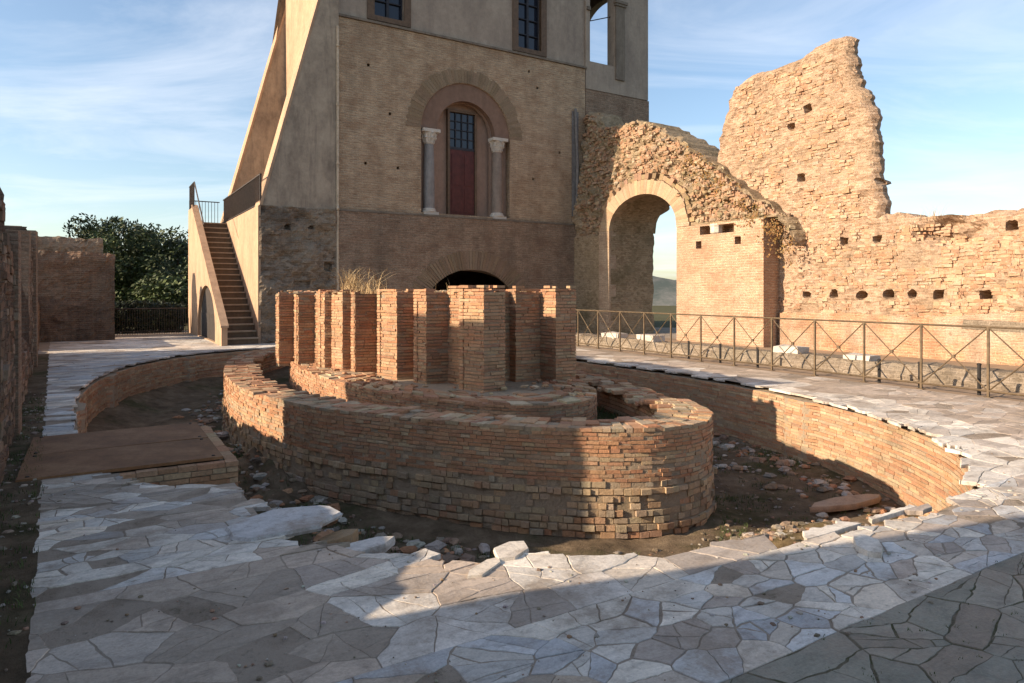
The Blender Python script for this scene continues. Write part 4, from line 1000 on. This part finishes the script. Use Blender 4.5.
RW = [tuple(x*y for x, y in zip(c, (1.0, .96, .92))) for c in [(.44, .285, .185), (.40, .245, .155), (.45, .315, .215), (.39, .23, .145), (.44, .30, .20), (.41, .32, .235), (.36, .225, .145), (.46, .345, .245)]]
mb = MB(); chunks(mb, 6500, 2.2, 15.0, lambda v: .95, lambda v: 3.4 if v < 10.6 else 8.35-max(0, 11.6-v)*5.5, uf2, lambda v, z: max(0, min(1, .5+1.5*fbm(v*.8, z*1.1, 33))), RW, 5)
mb.build('tall_mass_bricks', M['laid'], rw)
mb = MB(); chunks(mb, 2600, 12.6, 22.9, lambda v: 3.95 if not (VA0-.7 < v < VA1+.7) else abase(min(max(v, VA0), VA1))+.75, lambda v: tl(v)-.1, uf1, lambda v, z: max(.1, min(1, .5+1.3*fbm(v*1.2, z*1.2, 13))), [tuple(x*.82 for x in c) for c in RW], 6, 1.1)
for _ in range(700):
    v = R.uniform(12.6, 22.9); lo = 3.95 if not (VA0-.7 < v < VA1+.7) else abase(min(max(v, VA0), VA1))+.7; z = R.uniform(lo, tl(v)-.05); q = R.uniform(.04, .12); stone(mb, uf1(v, z)+max(0, z-tl(v)+.35)**2*2+.02, v, z, q, jit(R.choice([(.36, .25, .16), (.30, .21, .13), (.42, .33, .23)]), .2), .9)
mb.build('arch_mass_stones', M['laid'], rw)
# dry growth on the slope of the ruin
t = thing('dry_ivy', 'dry brown creeper trailing over the sloping rubble beside the archway', 'creeper', (17.2, 14, 4)); mb = MB()
for _ in range(3600):
    v = R.uniform(12.5, 16.8); h = interp(topL1, v); z = h-abs(R.gauss(0, .42))
    if R.random() > .35+fbm(v*1.6, z*1.6, 3): continue
    if z < 1.6: continue
    u = uf1(v, z)-R.uniform(0, .12)+max(0, z-h+.3)*.8; a = R.uniform(0, 6.3); s_ = R.uniform(.025, .06); e = R.uniform(-.9, .9)
    mb.add([(u, v, z), (u-.02+s_*.4*e, v+s_*cos(a), z+s_*sin(a)), (u+s_*e, v+s_*1.3*cos(a+.7), z+s_*1.3*sin(a+.7)), (u, v+s_*cos(a+1.5), z+s_*sin(a+1.5))], [(0, 1, 2, 3)], jit(R.choice([(1.0, .8, .6), (.75, .7, .5), (1.3, 1.0, .75)]), .3))
mb.build('foliage', M['dry_leaf'], t)
t = thing('dry_shrub', 'small dry twiggy shrub on the broken top of the low right wall', 'shrub', (17.9, 9.1, 3.5)); mb = MB(); blades(mb, 17.95, 9.1, 3.45, 60, .3, .15, .5, .006, .6, (1, 1, 1)); mb.build('twigs', M['straw'], t)

# ------------------------------------------------------------------ low stone bench wall, blocks, posts, fence
t = thing('bench_wall', 'long knee high rough stone bench wall running behind the metal fence', 'low wall', (13, 12, 0)); mb = MB()
ruin_grid(mb, 2.0, 20.5, lambda v: -.02, lambda v: .29+.05*fbm(v*.7, 1, 1), lambda v, z: 12.95+.04*fbm(v*1.7, z*3, 1)+.03*fbm(v*6, z*6, 4), 1.0, .085, True, True, 0, .02); mb.build('masonry', M['bench'], t)
blk = [(15.9, .75, .16, 'white marble block on the bench wall farthest along beside the archway jamb'), (14.35, .70, .18, 'white marble block on the bench wall in front of the archway opening'), (9.8, .62, .17, 'clean oblong white marble block on the bench wall right of the pier'), (8.15, .55, .12, 'low weathered white marble lump on bench wall behind middle fence panels')]
for v, ln, hh, lab in blk:
    t = thing('marble_block', lab, 'marble block', (13.35, v, .29), 'white marble blocks on the bench wall'); mb = MB(); mb.box(13.15, 13.55, v-ln/2, v+ln/2, .27+.05*fbm(v*.7, 1, 1), .29+hh*.8+.05*fbm(v*.7, 1, 1), j=.025); mb.build('block', M['white_marble'], t)
def fu(v): return 11.62+.06*v
posts = [(12.05, .42), (11.0, .42), (9.9, .42), (7.1, .40), (6.36, .42), (5.41, .48)]
plab = ['short dark iron post below the archway pier edge', 'short dark iron post before the middle of the pier', 'short dark iron post before the pier shaded side', 'short dark iron post behind the fence by a weathered block', 'dark iron post close behind a fence upright', 'tallest dark iron post near the right frame edge']
for (v, h), lab in zip(posts, plab):
    t = thing('iron_post', lab, 'post', (fu(v)+.14, v, 0), 'short iron posts behind the fence'); mb = MB(); q_ = fu(v)+.14; mb.tube([(q_, v, -.02), (q_, v, h)], .027, 10); mb.lathe(q_, v, [(.034, h), (.034, h+.02), (.02, h+.03)], 10); mb.build('shaft', M['black'], t)
def fu(v): return 11.62+.06*v
fn = thing('metal_fence', 'rusty steel fence of crossed bars running before the ruined wall', 'fence', (12.2, 10, 0)); PV = [3.12+1.047*i for i in range(20)]
for v in PV:
    mb = MB(); mb.bar((fu(v), v, -.03), (fu(v), v, 1.1), .032); mb.box(fu(v)-.05, fu(v)+.05, v-.05, v+.05, -.02, .012); mb.build('post', M['rust'], fn)
for nm, z in (('top_rail', 1.10), ('bottom_rail', .10)):
    mb = MB(); mb.bar((fu(PV[0]), PV[0], z), (fu(PV[-1]), PV[-1], z), .024); mb.build(nm, M['rust'], fn)
for a, b in zip(PV, PV[1:]):
    mb = MB(); mb.bar((fu(a)-.008, a, .1), (fu(b)-.008, b, 1.1), .016); mb.bar((fu(a)+.012, a, 1.1), (fu(b)+.012, b, .1), .016); c_ = (a+b)/2; mb.tube([(fu(c_)-.02, c_, .6), (fu(c_)+.02, c_, .6)], .03, 10); mb.build('cross_brace', M['rust'], fn)

# ------------------------------------------------------------------ walls on the left
def wl(v): return -.36-.042*v
lw = thing('boundary_wall', 'shaded weathered brick wall with broken top along the left pavement edge', 'brick wall', (-.9, 10, 0)); mb = MB()
prof = [(3.3, .72), (3.66, .78), (4.1, .9), (4.5, 1.02), (5.2, .95), (6.94, .95), (7.0, 2.8), (7.4, 2.7), (7.7, 2.5), (8.6, 2.42), (9.0, 2.3), (9.9, 2.42), (9.98, .95), (12, .85), (15.5, .9), (15.6, 2.85), (18, 2.95), (20.4, 3.1), (22.1, 3.0), (22.2, .15), (23.3, .15), (23.4, 1.5), (27.2, 1.5)]
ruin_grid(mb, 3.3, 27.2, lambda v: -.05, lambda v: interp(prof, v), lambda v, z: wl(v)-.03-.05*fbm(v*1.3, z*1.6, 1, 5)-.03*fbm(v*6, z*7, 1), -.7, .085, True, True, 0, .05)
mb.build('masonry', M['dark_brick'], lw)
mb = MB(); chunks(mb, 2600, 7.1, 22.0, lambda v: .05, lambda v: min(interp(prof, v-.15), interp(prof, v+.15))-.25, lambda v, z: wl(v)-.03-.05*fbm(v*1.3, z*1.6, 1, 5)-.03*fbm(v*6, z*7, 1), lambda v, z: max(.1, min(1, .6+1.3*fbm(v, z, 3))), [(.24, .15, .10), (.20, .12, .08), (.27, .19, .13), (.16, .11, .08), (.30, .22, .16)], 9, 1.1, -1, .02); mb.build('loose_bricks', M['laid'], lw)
mb = MB(); mb.box(-3.6, wl(15.6)-.03, 15.55, 16.3, 0, 2.8, j=.02); mb.box(wl(18.4)-.5, wl(18.4)+.06, 18.1, 18.7, 0, 3.0, j=.02); mb.box(wl(9.8)-.6, wl(9.8)+.05, 9.55, 9.96, 0, 2.36, j=.02); mb.build('pier', M['base_brick'], lw)
t = thing('brick_stub', 'dark square brick wall stub at the far left end of the pavement', 'brick wall', (-.5, 27.4, 0)); mb = MB()
def front(mb, u0, u1, v0, thick, top, sd):
    tmp = MB(); ruin_grid(tmp, u0, u1, lambda v: -.05, top, lambda v, z: v0+.06*fbm(v*2+sd, z*3, sd, 5)+.035*fbm(v*7+sd, z*8, sd), thick, .09, True, True, 0, .06)
    mb.add([(b, a, z) for a, b, z in tmp.v], tmp.f)
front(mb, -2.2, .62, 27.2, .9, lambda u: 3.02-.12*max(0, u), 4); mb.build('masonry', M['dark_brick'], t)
t = thing('ruin_stump', 'rough overgrown masonry stump rising behind the dark brick stub', 'ruined wall', (-1.2, 29.5, 0)); mb = MB()
front(mb, -3.0, .3, 29.2, 1.2, lambda u: 3.62+.12*fbm(u*1.5, 2, 2), 8); mb.build('masonry', M['rubble_wall'], t)
# unseen wall shapes added beyond the frame, outlined to cast the court's shade
def shade_wall(name, label, poly):
    t = thing(name, label, 'ruined wall', (-3.5, poly[0][0], 0)); dense = []
    for (a, b), (c, d) in zip(poly, poly[1:]+poly[:1]):
        k = max(1, int(math.hypot(c-a, d-b)/.25))
        for q in range(k): x, y = a+(c-a)*q/k, b+(d-b)*q/k; dense.append((x+(.05*fbm(x*3, y*3, 2) if y > .3 else 0), y+(.05*fbm(x*3, y*3, 8) if y > .3 else 0)))
    mb = MB(); mb.plate(dense, [], SD, -3.9, -3.45); mb.build('masonry', M['dark_brick'], t)
DV, DH = .60, 1.08
shade_wall('added_shade_wall', 'unseen high wall added left of the viewpoint to shade the near paving', [(-14, -.1), (3.66+DV, -.1), (3.68+DV, 2.2), (3.6+DV, 4.1), (1.0, 5.6), (-14, 6)])
shade_wall('added_shade_stub', 'unseen overhanging wall shape added beyond the left wall to shade the fountain', [(a+DV, b+DH) for a, b in [(7.0, -1.3), (9.68, -1.3), (9.7, 1.55), (11.2, 1.8), (11.25, 2.2), (11.3, 2.5), (11.25, 3.35), (10.75, 3.4), (10.1, 3.45), (9.6, 3.5), (8.9, 3.4), (7.9, 3.0), (7.02, 2.85)]])
# ------------------------------------------------------------------ trees
def tree(label, X, Y, zb, zt, r, nl, mat, seed, group='evergreen trees beyond the court'):
    rr = random.Random(seed); u, v = CU*X+SU*Y, -SU*X+CU*Y; t = thing('evergreen_tree', label, 'tree', (u, v, zb), group); H = zt-zb
    mb = MB(); mb.tube([(u, v, zb), (u+.1, v, zb+H*.3), (u-.1, v+.1, zb+H*.62)], .32, 10, r1=.16)
    cl = []
    for k in range(52):
        a = rr.uniform(0, 2*pi); e = rr.uniform(-.75, 1); q = sqrt(max(0.05, 1-e*e)); k_ = rr.uniform(.62, .96)
        cl.append((u+r*k_*q*cos(a), v+r*k_*q*sin(a), zb+H*.58+H*.40*k_*e, r*rr.uniform(.18, .34)))
    for c_ in cl[:10]: mb.tube([(u, v, zb+H*.35), ((u+c_[0])/2, (v+c_[1])/2, zb+H*.5), c_[:3]], .1, 6, r1=.02)
    mb.build('trunk', M['bark'], t); mb = MB()
    for c_ in cl:
        kb = rr.uniform(.6, 1.5)
        for _ in range(nl):
            d = Vector((rr.gauss(0, 1), rr.gauss(0, 1), rr.gauss(0, 1))).normalized()*c_[3]*rr.uniform(.55, 1.12)
            p = Vector(c_[:3])+Vector((d.x, d.y, d.z*.8)); a = Vector((rr.gauss(0, 1), rr.gauss(0, 1), rr.gauss(0, 1))).normalized(); b = a.orthogonal().normalized(); s_ = rr.uniform(.07, .15)
            mb.add([tuple(p-a*s_), tuple(p+b*s_*.5), tuple(p+a*s_), tuple(p-b*s_*.5)], [(0, 1, 2, 3)], jit((kb, kb, kb*.9), .35))
    mb.build('crown', mat, t, fix=False)
tree('widest dark evergreen tree behind the brick stub', -23.4, 40.0, -4, 6.5, 4.0, 520, M['leaf'], 1)
tree('rounded evergreen tree close to the staircase', -18.4, 39.0, -5, 4.9, 3.6, 520, M['leaf'], 2)
tree('low evergreen tree filling the gap before the staircase', -17.4, 36.0, -6, 3.0, 3.0, 460, M['leaf'], 3)
tree('small evergreen tree half hidden behind the rough stump', -25.5, 42.0, -4, 5.0, 2.6, 300, M['leaf'], 4)
t = thing('clipped_hedge', 'low dark hedge seen through the archway and between stub and staircase', 'hedge', (0, 31.6, 0))
mb = MB()
for _ in range(9000):
    u, v = R.uniform(-3, 3.2), 31.6+R.uniform(-.5, .5); z = R.uniform(-.1, 1.15)+.3*fbm(u, v); s_ = R.uniform(.05, .11); a = Vector((R.gauss(0, 1), R.gauss(0, 1), R.gauss(0, 1))).normalized(); b = a.orthogonal().normalized(); p = Vector((u, v, z))
    mb.add([tuple(p-a*s_), tuple(p+b*s_*.5), tuple(p+a*s_), tuple(p-b*s_*.5)], [(0, 1, 2, 3)], jit((1, 1, 1), .3))
t['label'] = 'low dark hedge closing the gap between brick stub and staircase'
mb.build('foliage', M['hedge'], t, fix=False)
t = thing('thin_railing', 'thin dark railing across the gap in front of the trees', 'railing', (2, 30.5, 0)); mb = MB()
for k in range(32): mb.bar((.6+k*.085, 30.2, 0), (.6+k*.085, 30.2, 1.0), .016)
mb.bar((.55, 30.2, 1.0), (3.25, 30.2, 1.0), .03); mb.bar((.55, 30.2, .12), (3.25, 30.2, .12), .025); mb.build('bars', M['iron'], t)
